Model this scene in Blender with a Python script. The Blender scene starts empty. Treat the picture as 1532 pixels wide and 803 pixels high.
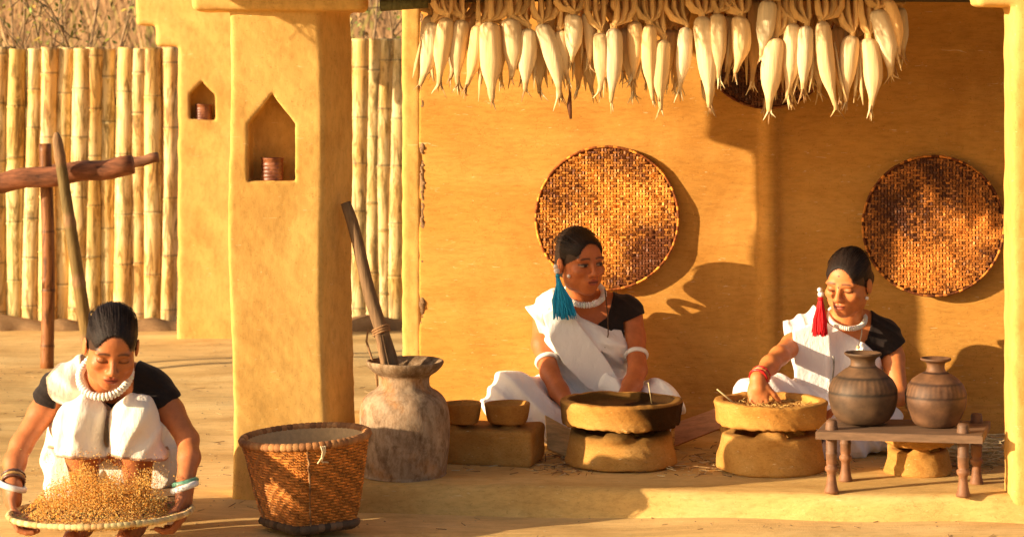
import bpy, math, random
import numpy as np
from mathutils import Vector, Matrix, Euler

random.seed(7)
rng = np.random.default_rng(7)
C = bpy.context.scene.collection
scn = bpy.context.scene

# ------------------------------------------------------------------ camera, sky, sun, exposure
F, CX, HY, CAMZ = 3480.0, 766.0, 95.0, 1.3      # focal length in photo pixels, centre column, horizon row, eye height
YO = 0.0
def at(px, py, Y):
    Y = Y + YO
    return Vector(((px - CX) / F * Y, Y, CAMZ - (py - HY) / F * Y))
cam_d = bpy.data.cameras.new("camera"); cam = bpy.data.objects.new("camera", cam_d); C.objects.link(cam)
cam.location = (0, 0, CAMZ); cam.rotation_euler = (math.pi / 2, 0, 0)
cam_d.sensor_width = 36; cam_d.lens = F / 1532 * 36
cam_d.shift_y = -(401.5 - HY) / 1532
cam_d.dof.use_dof = True; cam_d.dof.focus_distance = 7.1; cam_d.dof.aperture_fstop = 6
cam_d.clip_start = 0.1; cam_d.clip_end = 800
scn.camera = cam
SUN_AZ = math.radians(67)      # how far the sun stands to the left of the line of sight, behind the camera
SUN_EL = math.radians(13.5)
to_sun = Vector((-math.sin(SUN_AZ) * math.cos(SUN_EL), -math.cos(SUN_AZ) * math.cos(SUN_EL), math.sin(SUN_EL)))
sd = bpy.data.lights.new("sun", 'SUN'); so = bpy.data.objects.new("sun", sd); C.objects.link(so)
sd.energy = 5.0; sd.angle = math.radians(0.5); sd.color = (1.0, 0.78, 0.50)
so.rotation_euler = to_sun.to_track_quat('Z', 'Y').to_euler()
so.location = (-6, -2, 5)
w = bpy.data.worlds.new("World"); scn.world = w; w.use_nodes = True
nt = w.node_tree; bg = nt.nodes["Background"]
sky = nt.nodes.new("ShaderNodeTexSky"); sky.sky_type = 'NISHITA'; sky.sun_disc = False
sky.sun_elevation = SUN_EL; sky.sun_rotation = math.atan2(to_sun.x, to_sun.y)
sky.air_density = 1.0; sky.dust_density = 4.0; sky.ozone_density = 0.6
nt.links.new(sky.outputs[0], bg.inputs[0]); bg.inputs[1].default_value = 0.08
scn.view_settings.view_transform = 'Standard'; scn.view_settings.look = 'None'
scn.view_settings.exposure = 1.03; scn.view_settings.gamma = 1.0

# ------------------------------------------------------------------ objects
def tag(o, label=None, cat=None, group=None, kind=None):
    if label: o['label'] = label
    if cat: o['category'] = cat
    if group: o['group'] = group
    if kind: o['kind'] = kind
    return o
def thing(name, label, cat, loc, group=None):
    o = bpy.data.objects.new(name, None); C.objects.link(o); o.location = loc
    o.empty_display_size = .05
    return tag(o, label, cat, group)
def wloc(o):
    v = Vector((0, 0, 0))
    while o is not None:
        v = v + o.location; o = o.parent
    return v
def mesh_np(name, V, Q, smooth=True, col=None):
    V = np.asarray(V, dtype=np.float32)
    me = bpy.data.meshes.new(name)
    me.vertices.add(len(V)); me.vertices.foreach_set('co', V.ravel())
    Q = np.asarray(Q, dtype=np.int32); m, k = Q.shape
    me.loops.add(m * k); me.loops.foreach_set('vertex_index', Q.ravel())
    me.polygons.add(m); me.polygons.foreach_set('loop_start', np.arange(0, m * k, k, dtype=np.int32))
    me.update(calc_edges=True)
    me.polygons.foreach_set('use_smooth', np.full(m, smooth))
    if col is not None:
        a = me.color_attributes.new('Col', 'FLOAT_COLOR', 'POINT')
        c = np.ones((len(V), 4), dtype=np.float32); c[:, :3] = col
        a.data.foreach_set('color', c.ravel())
    return me
def put(name, me, mat, parent=None, kind=None, loc=None):
    o = bpy.data.objects.new(name, me); C.objects.link(o)
    if mat: me.materials.clear(); me.materials.append(mat)
    if parent: o.parent = parent
    if loc is not None: o.location = loc
    if kind: o['kind'] = kind
    return o

class MB:
    """collects shapes given in world coordinates, builds them as one mesh object"""
    def __init__(s): s.v = []; s.f = []; s.c = []; s.sm = []
    def add(s, vs, fs, col=(1, 1, 1), smooth=True):
        o = len(s.v); s.v += [tuple(v) for v in vs]
        s.f += [tuple(i + o for i in f) for f in fs]; s.sm += [smooth] * len(fs)
        if isinstance(col, list): s.c += col
        else: s.c += [col] * len(vs)
    def box(s, c, h, R=None, col=(1, 1, 1), jit=0):
        vs = []
        for i in range(8):
            p = Vector(((i & 1) * 2 - 1, ((i >> 1) & 1) * 2 - 1, ((i >> 2) & 1) * 2 - 1))
            p = Vector((p.x * h[0], p.y * h[1], p.z * h[2]))
            if jit: p += Vector([random.uniform(-jit, jit) for _ in range(3)])
            if R is not None: p = R @ p
            vs.append(Vector(c) + p)
        s.add(vs, [(0, 2, 3, 1), (4, 5, 7, 6), (0, 1, 5, 4), (2, 6, 7, 3), (0, 4, 6, 2), (1, 3, 7, 5)], col, False)
    def tube(s, path, rad, n=8, cap=True, col=(1, 1, 1), rough=0, flat=1.0):
        path = [Vector(p) for p in path]
        if not isinstance(rad, (list, tuple)): rad = [rad] * len(path)
        vs = []; cl = []; up = None
        for i, p in enumerate(path):
            t = (path[min(i + 1, len(path) - 1)] - path[max(i - 1, 0)]).normalized()
            if up is None: up = t.orthogonal().normalized()
            up = (up - t * up.dot(t)).normalized(); sd_ = t.cross(up)
            for k in range(n):
                a = 2 * math.pi * k / n; r = rad[i] * (1 + random.uniform(-rough, rough))
                vs.append(p + (up * math.cos(a) * flat + sd_ * math.sin(a)) * r)
                cl.append(col[i] if isinstance(col, list) else col)
        fs = []
        for i in range(len(path) - 1):
            for k in range(n):
                a, b = i * n + k, i * n + (k + 1) % n
                fs.append((a, b, b + n, a + n))
        if cap:
            fs.append(tuple(range(n))[::-1]); fs.append(tuple(range((len(path) - 1) * n, len(path) * n)))
        s.add(vs, fs, cl)
    def lathe(s, c, prof, n=48, fn=None, colf=None, close=False):
        """prof: list of (r, z) from the bottom outside over the lip to the inside"""
        vs = []; cl = []
        for (r, z) in prof:
            for k in range(n):
                a = 2 * math.pi * k / n
                rr, zz = (r, z) if fn is None else fn(r, z, a)
                vs.append((c[0] + rr * math.cos(a), c[1] + rr * math.sin(a), c[2] + zz))
                cl.append((1, 1, 1) if colf is None else colf(r, z, a))
        fs = []
        for i in range(len(prof) - 1):
            for k in range(n):
                a, b = i * n + k, i * n + (k + 1) % n
                fs.append((a, b, b + n, a + n))
        if close:
            fs.append(tuple(range(n))[::-1]); fs.append(tuple(range((len(prof) - 1) * n, len(prof) * n)))
        s.add(vs, fs, cl)
    def ell(s, c, r, R=None, n=12, m=8, col=(1, 1, 1)):
        vs = []; fs = []
        for i in range(m + 1):
            ph = math.pi * i / m
            for k in range(n):
                a = 2 * math.pi * k / n
                p = Vector((r[0] * math.sin(ph) * math.cos(a), r[1] * math.sin(ph) * math.sin(a), r[2] * math.cos(ph)))
                if R is not None: p = R @ p
                vs.append(Vector(c) + p)
        for i in range(m):
            for k in range(n):
                a, b = i * n + k, i * n + (k + 1) % n
                fs.append((a, a + n, b + n, b))
        s.add(vs, fs, col)
    def build(s, name, mat, parent=None, kind=None, loc=None):
        base = wloc(parent) if parent else (Vector(loc) if loc is not None else Vector((0, 0, 0)))
        me = bpy.data.meshes.new(name)
        me.from_pydata([(v[0] - base.x, v[1] - base.y, v[2] - base.z) for v in s.v], [], s.f)
        me.polygons.foreach_set('use_smooth', s.sm)
        a = me.color_attributes.new('Col', 'FLOAT_COLOR', 'POINT')
        cc = np.ones((len(s.v), 4), dtype=np.float32); cc[:, :3] = np.array(s.c, dtype=np.float32)
        a.data.foreach_set('color', cc.ravel())
        me.update()
        return put(name, me, mat, parent, kind, loc)

# ------------------------------------------------------------------ smooth volumes (distance fields -> one continuous mesh)
WV = [(rng.normal(size=3), rng.uniform(0, 6.28)) for _ in range(14)]
def wob(x, y, z, f):
    """smooth pseudo-noise, about -1..1"""
    t = 0
    for i, (d, p) in enumerate(WV[:7]):
        t = t + np.sin(f * (d[0] * x + d[1] * y + d[2] * z) + p)
    return t / 3.5
class Sdf:
    def __init__(s, lo, hi, h):
        s.h = h; s.lo = np.array(lo, dtype=float)
        n = np.ceil((np.array(hi) - s.lo) / h).astype(int) + 1
        s.ax = [s.lo[i] + np.arange(n[i]) * h for i in range(3)]
        s.g = np.full(n, 1.0, dtype=np.float32)
    def _sl(s, lo, hi):
        r = []
        for i in range(3):
            a = max(0, int((lo[i] - s.lo[i]) / s.h)); b = min(len(s.ax[i]), int((hi[i] - s.lo[i]) / s.h) + 2)
            r.append(slice(a, max(a, b)))
        return tuple(r)
    def _op(s, fn, lo, hi, k, mode):
        m = k + s.h * 3 + .004
        sl = s._sl(np.array(lo) - m, np.array(hi) + m)
        g = s.g[sl]
        if g.size == 0: return
        x = s.ax[0][sl[0]][:, None, None]; y = s.ax[1][sl[1]][None, :, None]; z = s.ax[2][sl[2]][None, None, :]
        d = fn(x, y, z).astype(np.float32)
        if mode == 'add':
            h = np.clip(.5 + .5 * (g - d) / k, 0, 1); r = g * (1 - h) + d * h - k * h * (1 - h)
        else:
            d = -d; h = np.clip(.5 - .5 * (g - d) / k, 0, 1); r = g * (1 - h) + d * h + k * h * (1 - h)
        s.g[sl] = r
    def cap(s, a, b, ra, rb, k=.01, mode='add', sq=None):
        a = np.array(a); b = np.array(b); ab = b - a; L = float(ab @ ab) + 1e-12
        def fn(x, y, z):
            px, py, pz = x - a[0], y - a[1], z - a[2]
            t = np.clip((px * ab[0] + py * ab[1] + pz * ab[2]) / L, 0, 1)
            return np.sqrt((px - t * ab[0]) ** 2 + (py - t * ab[1]) ** 2 + (pz - t * ab[2]) ** 2) - (ra + (rb - ra) * t)
        R = max(ra, rb)
        s._op(fn, np.minimum(a, b) - R, np.maximum(a, b) + R, k, mode)
    def ell(s, c, r, R=None, k=.01, mode='add'):
        c = np.array(c); r = np.array(r); M = np.eye(3) if R is None else np.array(R)
        def fn(x, y, z):
            px, py, pz = x - c[0], y - c[1], z - c[2]
            q = [(M[0, i] * px + M[1, i] * py + M[2, i] * pz) for i in range(3)]
            k0 = np.sqrt(sum((q[i] / r[i]) ** 2 for i in range(3))) + 1e-9
            k1 = np.sqrt(sum((q[i] / r[i] ** 2) ** 2 for i in range(3))) + 1e-9
            return k0 * (k0 - 1) / k1
        m = r.max() if R is not None else r
        s._op(fn, c - m, c + m, k, mode)
    def box(s, c, h, R=None, rd=.01, k=.003, mode='add', taper=0.0):
        c = np.array(c); h = np.array(h, dtype=float); M = np.eye(3) if R is None else np.array(R)
        def fn(x, y, z):
            px, py, pz = x - c[0], y - c[1], z - c[2]
            q = [(M[0, i] * px + M[1, i] * py + M[2, i] * pz) for i in range(3)]
            tp = 1 - taper * q[2] / h[2]
            e = [np.abs(q[0]) - h[0] * tp + rd, np.abs(q[1]) - h[1] * tp + rd, np.abs(q[2]) - h[2] + rd]
            out = np.sqrt(sum(np.maximum(i, 0) ** 2 for i in e))
            return out + np.minimum(np.maximum(e[0], np.maximum(e[1], e[2])), 0) - rd
        m = np.array([np.linalg.norm(h[:2] * (1 + abs(taper)))] * 2 + [h[2]]) if R is not None else h * (1 + abs(taper))
        s._op(fn, c - m, c + m, k, mode)
    def cyl(s, c, r0, r1, hz, rd=.006, k=.003, mode='add'):
        """upright cylinder/cone, c is its centre, r0 the foot radius"""
        c = np.array(c)
        def fn(x, y, z):
            q = np.sqrt((x - c[0]) ** 2 + (y - c[1]) ** 2); t = np.clip((z - c[2]) / hz * .5 + .5, 0, 1)
            e0 = q - (r0 + (r1 - r0) * t) + rd; e1 = np.abs(z - c[2]) - hz + rd
            return np.sqrt(np.maximum(e0, 0) ** 2 + np.maximum(e1, 0) ** 2) + np.minimum(np.maximum(e0, e1), 0) - rd
        R = max(r0, r1)
        s._op(fn, c - np.array([R, R, hz]), c + np.array([R, R, hz]), k, mode)
    def fnop(s, fn, lo, hi, k=.003, mode='add'): s._op(fn, lo, hi, k, mode)
    def keep(s, fn):
        x = s.ax[0][:, None, None]; y = s.ax[1][None, :, None]; z = s.ax[2][None, None, :]
        s.g = np.maximum(s.g, fn(x, y, z).astype(np.float32))
    def warp(s, fn, band=.03):
        i = np.nonzero(np.abs(s.g) < band)
        s.g[i] += fn(s.ax[0][i[0]], s.ax[1][i[1]], s.ax[2][i[2]]).astype(np.float32)
    def verts(s):
        g = s.g
        for ax in range(3):          # close the volume at the edge of its grid
            sl = [slice(None)] * 3
            for e in (0, -1):
                sl[ax] = e; g[tuple(sl)] = np.maximum(g[tuple(sl)], 1e-4)
        neg = g < 0
        n = np.array(g.shape) - 1
        cnt = np.zeros(n, dtype=np.int8)
        offs = [(i, j, k) for i in (0, 1) for j in (0, 1) for k in (0, 1)]
        for (i, j, k) in offs: cnt += neg[i:i + n[0], j:j + n[1], k:k + n[2]]
        cell = np.nonzero((cnt > 0) & (cnt < 8)); m = len(cell[0])
        idx = np.full(n, -1, dtype=np.int32); idx[cell] = np.arange(m)
        val = {o: g[cell[0] + o[0], cell[1] + o[1], cell[2] + o[2]] for o in offs}
        acc = np.zeros((m, 3)); c = np.zeros(m)
        for a in offs:
            for ax in range(3):
                if a[ax] == 1: continue
                b = list(a); b[ax] = 1; b = tuple(b)
                va, vb = val[a], val[b]; sg = (va < 0) != (vb < 0)
                t = np.where(sg, va / np.where(sg, va - vb, 1), 0)
                for q in range(3):
                    acc[:, q] += np.where(sg, a[q] + (t if q == ax else 0), 0)
                c += sg
        V = s.lo + (np.stack(cell, 1) + acc / c[:, None]) * s.h
        Q = []
        for ax in range(3):
            o1, o2 = [(1, 2), (2, 0), (0, 1)][ax]
            sa = [slice(0, -1) if q == ax else slice(1, -1) for q in range(3)]
            sb = [slice(1, None) if q == ax else slice(1, -1) for q in range(3)]
            A = neg[tuple(sa)]; B = neg[tuple(sb)]
            e = np.nonzero(A != B)
            if len(e[0]) == 0: continue
            p = [e[q] + (0 if q == ax else 1) for q in range(3)]
            def cid(d1, d2):
                r = [p[0].copy(), p[1].copy(), p[2].copy()]; r[o1] -= d1; r[o2] -= d2
                return idx[r[0], r[1], r[2]]
            q = np.stack([cid(1, 1), cid(0, 1), cid(0, 0), cid(1, 0)], 1)
            fl = ~A[e]; q[fl] = q[fl][:, ::-1]
            Q.append(q)
        Q = np.concatenate(Q); Q = Q[(Q >= 0).all(1)]
        return V, Q
    def build(s, name, mat, parent=None, colf=None, kind=None):
        V, Q = s.verts()
        col = colf(V) if colf is not None else None
        base = wloc(parent) if parent else Vector((0, 0, 0))
        me = mesh_np(name, V - np.array(base), Q, True, col)
        return put(name, me, mat, parent, kind)
def poly_sdf(P, x, z):
    """signed distance to the polygon P in the x, z plane"""
    d = None; sgn = None
    n = len(P)
    for i in range(n):
        a = P[i]; b = P[i - 1]
        ex, ez = b[0] - a[0], b[1] - a[1]; wx, wz = x - a[0], z - a[1]
        t = np.clip((wx * ex + wz * ez) / (ex * ex + ez * ez), 0, 1)
        dd = (wx - ex * t) ** 2 + (wz - ez * t) ** 2
        d = dd if d is None else np.minimum(d, dd)
        c = (((a[1] <= z) & (b[1] > z)) | ((b[1] <= z) & (a[1] > z))) & (((x - a[0]) * (b[1] - a[1]) < (b[0] - a[0]) * (z - a[1])) != (b[1] < a[1]))
        sgn = c if sgn is None else sgn ^ c
    return np.sqrt(d) * np.where(sgn, -1.0, 1.0)
def pxpoly(pts, Y): return [(at(a, b, Y).x, at(a, b, Y).z) for a, b in pts]

# ------------------------------------------------------------------ materials
def newmat(name, rough=.9, spec=.2):
    m = bpy.data.materials.new(name); m.use_nodes = True
    N = m.node_tree.nodes; L = m.node_tree.links; B = N['Principled BSDF']
    B.inputs['Roughness'].default_value = rough; B.inputs['Specular IOR Level'].default_value = spec
    tc = N.new('ShaderNodeTexCoord')
    return m, N, L, B, tc
def noise(N, L, src, scale, detail=4, rough=.6, stretch=(1, 1, 1), dist=0):
    mp = N.new('ShaderNodeMapping'); mp.inputs['Scale'].default_value = stretch
    L.new(src, mp.inputs[0])
    t = N.new('ShaderNodeTexNoise'); t.inputs['Scale'].default_value = scale; t.inputs['Detail'].default_value = detail
    t.inputs['Roughness'].default_value = rough; t.inputs['Distortion'].default_value = dist
    L.new(mp.outputs[0], t.inputs['Vector']); return t.outputs['Fac']
def ramp(N, L, src, stops):
    r = N.new('ShaderNodeValToRGB'); e = r.color_ramp.elements
    while len(e) > 1: e.remove(e[-1])
    for i, (p, c) in enumerate(stops):
        q = e[0] if i == 0 else e.new(p)
        q.position = p; q.color = (*c, 1)
    L.new(src, r.inputs[0]); return r.outputs[0]
def mix(N, L, a, b, fac=.5, mode='MIX'):
    x = N.new('ShaderNodeMix'); x.data_type = 'RGBA'; x.blend_type = mode
    for s_, v in ((x.inputs[6], a), (x.inputs[7], b)):
        if isinstance(v, tuple): s_.default_value = (*v, 1)
        else: L.new(v, s_)
    if isinstance(fac, float): x.inputs[0].default_value = fac
    else: L.new(fac, x.inputs[0])
    return x.outputs[2]
def bump(N, L, B, src, dist, strength=1.0, prev=None):
    b = N.new('ShaderNodeBump'); b.inputs['Distance'].default_value = dist; b.inputs['Strength'].default_value = strength
    L.new(src, b.inputs['Height'])
    if prev is not None: L.new(prev, b.inputs['Normal'])
    L.new(b.outputs[0], B.inputs['Normal']); return b.outputs[0]
def vcol(N): 
    a = N.new('ShaderNodeVertexColor'); a.layer_name = 'Col'; return a.outputs[0]
def mud(name, c0, c1, c2, streak=(1, 1, 1), sc=6, bumpd=.004, use_col=False, speck=.5):
    m, N, L, B, tc = newmat(name, .95, .1)
    o = tc.outputs['Object']
    big = noise(N, L, o, sc, 5, .6, streak, .4)
    fine = noise(N, L, o, sc * 14, 6, .75, streak)
    col = ramp(N, L, big, [(.3, c0), (.5, c1), (.72, c2)])
    f2 = ramp(N, L, fine, [(.3, (.72, .7, .66)), (.55, (1, 1, 1)), (.75, (1.06, 1.05, 1.02))])
    col = mix(N, L, col, f2, .8, 'MULTIPLY')
    sp = noise(N, L, o, 160, 2, .5, (1, 1, 1))
    s2 = ramp(N, L, sp, [(.28, (.55, .5, .42)), (.36, (1, 1, 1))])
    col = mix(N, L, col, s2, speck, 'MULTIPLY')
    st = ramp(N, L, noise(N, L, o, 1.7, 6, .7, (1, 1, .8), .8), [(.36, (.80, .74, .66)), (.52, (1, 1, 1)), (.7, (1.05, 1.04, 1.0))])
    col = mix(N, L, col, st, .8, 'MULTIPLY')
    fl = ramp(N, L, noise(N, L, o, 75, 2, .5, (.25, 1, 1.6), 1.5), [(.70, (0, 0, 0)), (.74, (1, 1, 1))])
    fx = mix(N, L, col, (.78, .62, .34), .0); L.new(fl, fx.node.inputs[0]); col = mix(N, L, col, fx, .5)
    vr = N.new('ShaderNodeTexVoronoi'); vr.feature = 'DISTANCE_TO_EDGE'; vr.inputs['Scale'].default_value = 3.2
    wp = N.new('ShaderNodeVectorMath'); wp.operation = 'ADD'; nz = N.new('ShaderNodeTexNoise'); nz.inputs['Scale'].default_value = 6; nz.inputs['Detail'].default_value = 6
    L.new(o, nz.inputs['Vector']); L.new(o, wp.inputs[0]); L.new(nz.outputs['Color'], wp.inputs[1]); L.new(wp.outputs[0], vr.inputs['Vector'])
    ck = ramp(N, L, vr.outputs['Distance'], [(.0, (.55, .48, .40)), (.006, (1, 1, 1))])
    ckm = ramp(N, L, noise(N, L, o, 1.3, 3, .5), [(.50, (0, 0, 0)), (.60, (.7, .7, .7))])
    cx = mix(N, L, col, ck, 1.0, 'MULTIPLY'); ckk = mix(N, L, col, cx, .0); L.new(ckm, ckk.node.inputs[0]); col = ckk
    if use_col: col = mix(N, L, col, vcol(N), 1.0, 'MULTIPLY')
    L.new(col, B.inputs['Base Color'])
    n1 = bump(N, L, B, big, bumpd * 3, .6)
    n2 = bump(N, L, B, fine, bumpd, .9, n1)
    bump(N, L, B, sp, bumpd * .35, .5, n2)
    return m
M = {}
M['mud_pillar'] = mud('pale_mud_plaster', (.64, .375, .105), (.70, .42, .125), (.74, .46, .15), (1, 1, .45), 3, .0011)
M['mud_wall'] = mud('ochre_mud_plaster', (.53, .25, .050), (.58, .285, .063), (.62, .32, .08), (.35, 1, 1.6), 4, .0022)
M['mud_floor'] = mud('mud_floor', (.58, .34, .11), (.68, .43, .15), (.76, .52, .21), (.35, 1.4, 1), 6, .003)
M['mud_ground'] = mud('beaten_earth', (.54, .34, .13), (.74, .49, .20), (.82, .59, .27), (.3, 1.5, 1), 2.6, .004)
M['mud_stove'] = mud('stove_mud', (.44, .21, .05), (.52, .27, .07), (.57, .32, .10), (.6, .6, 1.2), 12, .003, True)
M['mud_dark'] = mud('damp_mud', (.20, .12, .06), (.30, .18, .09), (.38, .24, .12), (.4, 1, 1), 8, .006)
def colmat(name, rough=.7, spec=.3, nsc=60, nst=(1, 1, 1), amt=.5, lo=.6, bd=.0008, sheen=0, bsc=None):
    m, N, L, B, tc = newmat(name, rough, spec)
    o = tc.outputs['Object']; f = noise(N, L, o, nsc, 5, .65, nst)
    r = ramp(N, L, f, [(.3, (lo, lo, lo)), (.62, (1.05, 1.05, 1.05))])
    L.new(mix(N, L, vcol(N), r, amt, 'MULTIPLY'), B.inputs['Base Color'])
    bump(N, L, B, f if bsc is None else noise(N, L, o, bsc, 4, .6, nst), bd, 1.0)
    if sheen: B.inputs['Sheen Weight'].default_value = sheen
    return m
M['skin'] = colmat('skin', .52, .4, 55, (1, 1, 1), .55, .72, .0012)
s_ = M['skin'].node_tree.nodes['Principled BSDF']; s_.inputs['Subsurface Weight'].default_value = .06
s_.inputs['Subsurface Radius'].default_value = (.02, .008, .004); s_.inputs['Subsurface Scale'].default_value = .5
M['hair'] = colmat('hair', .6, .25, 200, (1, .12, 1), .7, .3, .0025)
M['cloth'] = colmat('cotton', .9, .1, 17, (1.6, 1, .8), .2, .85, .007, .2)
M['dark_cloth'] = colmat('black_cotton', .85, .15, 40, (1, 1, 1), .5, .5, .003, .1)
M['shiny'] = colmat('bead', .35, .5, 120, (1, 1, 1), .3, .7, .0005)
M['thread'] = colmat('silk_thread', .6, .3, 300, (1, 1, .08), .7, .4, .002)
M['weave'] = colmat('split_cane', .55, .35, 90, (1, 1, 1), .5, .6, .0008)
M['rope'] = colmat('cane_binding', .75, .2, 200, (1, 1, 1), .5, .5, .001)
M['husk'] = colmat('corn_husk', .7, .25, 45, (3, 3, .25), .55, .72, .0018)
M['grain'] = colmat('grain', .6, .3, 60, (1, 1, 1), .2, .8, .0002)
M['bark'] = colmat('wood', .75, .2, 22, (4, 4, .5), .7, .35, .004)
M['log'] = colmat('peeled_log', .7, .25, 11, (.8, 3, 3), .95, .15, .009)
M['plank'] = colmat('plank', .6, .3, 14, (.5, 5, 5), .7, .45, .0015)
M['clay'] = colmat('fired_clay', .6, .35, 26, (1, 1, 1.3), .75, .45, .0012)
M['stone'] = colmat('weathered_clay', .95, .1, 34, (1, 1, .6), .8, .45, .003)
_m = M['stone']; _N = _m.node_tree.nodes; _L = _m.node_tree.links; _B = _N['Principled BSDF']
_src = _B.inputs['Base Color'].links[0].from_socket; _tc = [n for n in _N if n.type == 'TEX_COORD'][0].outputs['Object']
_a = ramp(_N, _L, noise(_N, _L, _tc, 34, 8, .78, (1, 1, .7), .3), [(.44, (0, 0, 0)), (.68, (.7, .7, .7))])
_b = ramp(_N, _L, noise(_N, _L, _tc, 26, 7, .75, (1, 1, .6), .4), [(.34, (.42, .36, .32)), (.54, (1, 1, 1))])
_c = mix(_N, _L, _src, (.50, .38, .26), .0, 'MIX'); _L.new(_a, _c.node.inputs[0])
_L.new(mix(_N, _L, _c, _b, .85, 'MULTIPLY'), _B.inputs['Base Color'])
M['metal'] = colmat('rusty_tin', .45, .5, 60, (1, 1, 3), .6, .4, .0008)
M['straw'] = colmat('straw', .8, .2, 60, (1, 1, 1), .4, .6, .0005)
M['leaf'] = colmat('leaf', .6, .3, 30, (1, 1, 1), .4, .6, .0005)
def bamboo_mat():
    m, N, L, B, tc = newmat('bamboo', .5, .3)
    oi = N.new('ShaderNodeObjectInfo'); o = tc.outputs['Object']
    ad = N.new('ShaderNodeVectorMath'); ad.operation = 'ADD'
    cx = N.new('ShaderNodeCombineXYZ')
    mu = N.new('ShaderNodeMath'); mu.operation = 'MULTIPLY'; mu.inputs[1].default_value = 37; L.new(oi.outputs['Random'], mu.inputs[0])
    L.new(mu.outputs[0], cx.inputs[0]); L.new(mu.outputs[0], cx.inputs[2])
    L.new(o, ad.inputs[0]); L.new(cx.outputs[0], ad.inputs[1]); v = ad.outputs[0]
    a = noise(N, L, v, 4.5, 3, .6, (2.4, 2.4, .7), .8)
    c = ramp(N, L, a, [(.35, (.80, .57, .27)), (.5, (.84, .66, .37)), (.62, (.68, .51, .24))])
    p = noise(N, L, v, 9, 5, .75, (3.5, 3.5, .55), 1.0)
    c2 = ramp(N, L, p, [(.38, (.14, .11, .05)), (.45, (.5, .42, .25)), (.50, (1, 1, 1))])
    c = mix(N, L, c, c2, .75, 'MULTIPLY')
    q = noise(N, L, v, 3.0, 2, .5, (1, 1, 1))
    c3 = ramp(N, L, q, [(.40, (.92, .72, .45)), (.56, (1, 1, 1))])
    c = mix(N, L, c, c3, .8, 'MULTIPLY')
    c = mix(N, L, c, vcol(N), 1.0, 'MULTIPLY')
    L.new(c, B.inputs['Base Color']); bump(N, L, B, noise(N, L, v, 60, 4, .6, (3, 3, .2)), .0015, .8)
    return m
M['bamboo'] = bamboo_mat()

# ------------------------------------------------------------------ ground, platform, hill
def sheet(name, xs, ys, zf, mat, label=None, kind='structure'):
    V = [(x, y, zf(x, y)) for y in ys for x in xs]; nx = len(xs)
    Q = [(j * nx + i, j * nx + i + 1, (j + 1) * nx + i + 1, (j + 1) * nx + i) for j in range(len(ys) - 1) for i in range(nx - 1)]
    return put(name, mesh_np(name, V, Q, True, np.ones((len(V), 3))), mat, None, kind)
def gz(x, y):
    near = 1 if y < 11.2 else 0
    return near * .006 * (math.sin(3.1 * x + 1.7 * y) + math.sin(1.3 * x - 4.2 * y + 1) + .5 * math.sin(9 * x + 7 * y)) - .008
xs = [-400, -150, -60, -25, -12, -7] + list(np.linspace(-4, 4, 110)) + [7, 12, 25, 60, 150, 400]
ys = [-60, -20, -5, 1, 4] + list(np.linspace(5.2, 12.5, 120)) + [14, 20, 60, 200, 600]
sheet('ground', xs, ys, gz, M['mud_ground'])
PZ = .065
# the platform: a low rounded mud plinth, its front running slightly towards the camera at the right
def front_y(x): return 6.80 - .105 * (x + .3)
S = Sdf((-.72, 6.2, -.04), (2.2, 8.3, .12), .012)
def plat(x, y, z):
    fy = front_y(x) + .012 * np.sin(3.3 * x + 1) + .007 * np.sin(11 * x)
    e0 = fy - y + .35 * (z - PZ) + .02; e1 = z - PZ - .003 * np.sin(5 * x + 3 * y) ; e2 = -.60 + .02 * np.sin(6 * y) - x
    a = np.maximum(e0 + .02, 0); b = np.maximum(e1 + .02, 0); c = np.maximum(e2 + .02, 0)
    return np.sqrt(a * a + b * b + c * c) + np.minimum(np.maximum(e0, np.maximum(e1, e2)) + .02, 0) - .02
S.fnop(plat, (-.7, 6.2, -.04), (2.2, 8.3, .12))
S.build('platform', M['mud_floor'], None, None, 'structure')

m, N, L, B, tc = newmat('dry_hillside', 1, 0)
o = tc.outputs['Object']; f = noise(N, L, o, 1.2, 6, .7, (1, 1, 1)); f2 = noise(N, L, o, 9, 4, .7, (3, 1, .5))
c = mix(N, L, ramp(N, L, f, [(.35, (.44, .25, .12)), (.5, (.50, .30, .15)), (.66, (.46, .33, .12))]), ramp(N, L, f2, [(.3, (.5, .5, .5)), (.7, (1.1, 1.1, 1.1))]), .8, 'MULTIPLY')
L.new(c, B.inputs['Base Color']); bump(N, L, B, f2, .05, 1)
M['hill'] = m
def hz(x, y): 
    t = max(0, y - 15)
    return -.02 + min(t * .22, 9) + .12 * math.sin(.9 * x + .5 * y) * min(1, t / 3)
sheet('hill', list(np.linspace(-60, 60, 60)), [14.2, 15, 16, 17, 18, 20, 22, 25, 30, 40, 55, 80], hz, M['hill'])
# dry grass covering the hillside
V = []; Q = []; cl = []
n = 20000
for i in range(n):
    y = random.uniform(15.5, 30) ; x = random.uniform(-.27, .27) * y if random.random() < .9 else random.uniform(-.6, .6) * y
    if i % 3 == 0: x = random.uniform(-.26, -.13) * y
    z0 = hz(x, y); h = random.uniform(.25, .75); ww = random.uniform(.004, .010); lx = random.gauss(0, .16); a = random.uniform(-1, 1)
    k = len(V); dx, dy = math.cos(a) * ww, math.sin(a) * ww
    V += [(x - dx, y - dy, z0), (x + dx, y + dy, z0), (x + lx * .5 + dx * .7, y + dy, z0 + h * .6), (x + lx, y, z0 + h)]
    Q.append((k, k + 1, k + 2, k + 3))
    t = random.random(); b = random.uniform(.8, 1.15)
    c = (.50 * b, .29 * b, .14 * b) if t < .65 else ((.56 * b, .36 * b, .18 * b) if t < .85 else (.42 * b, .34 * b, .11 * b))
    cl += [c] * 4
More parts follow.
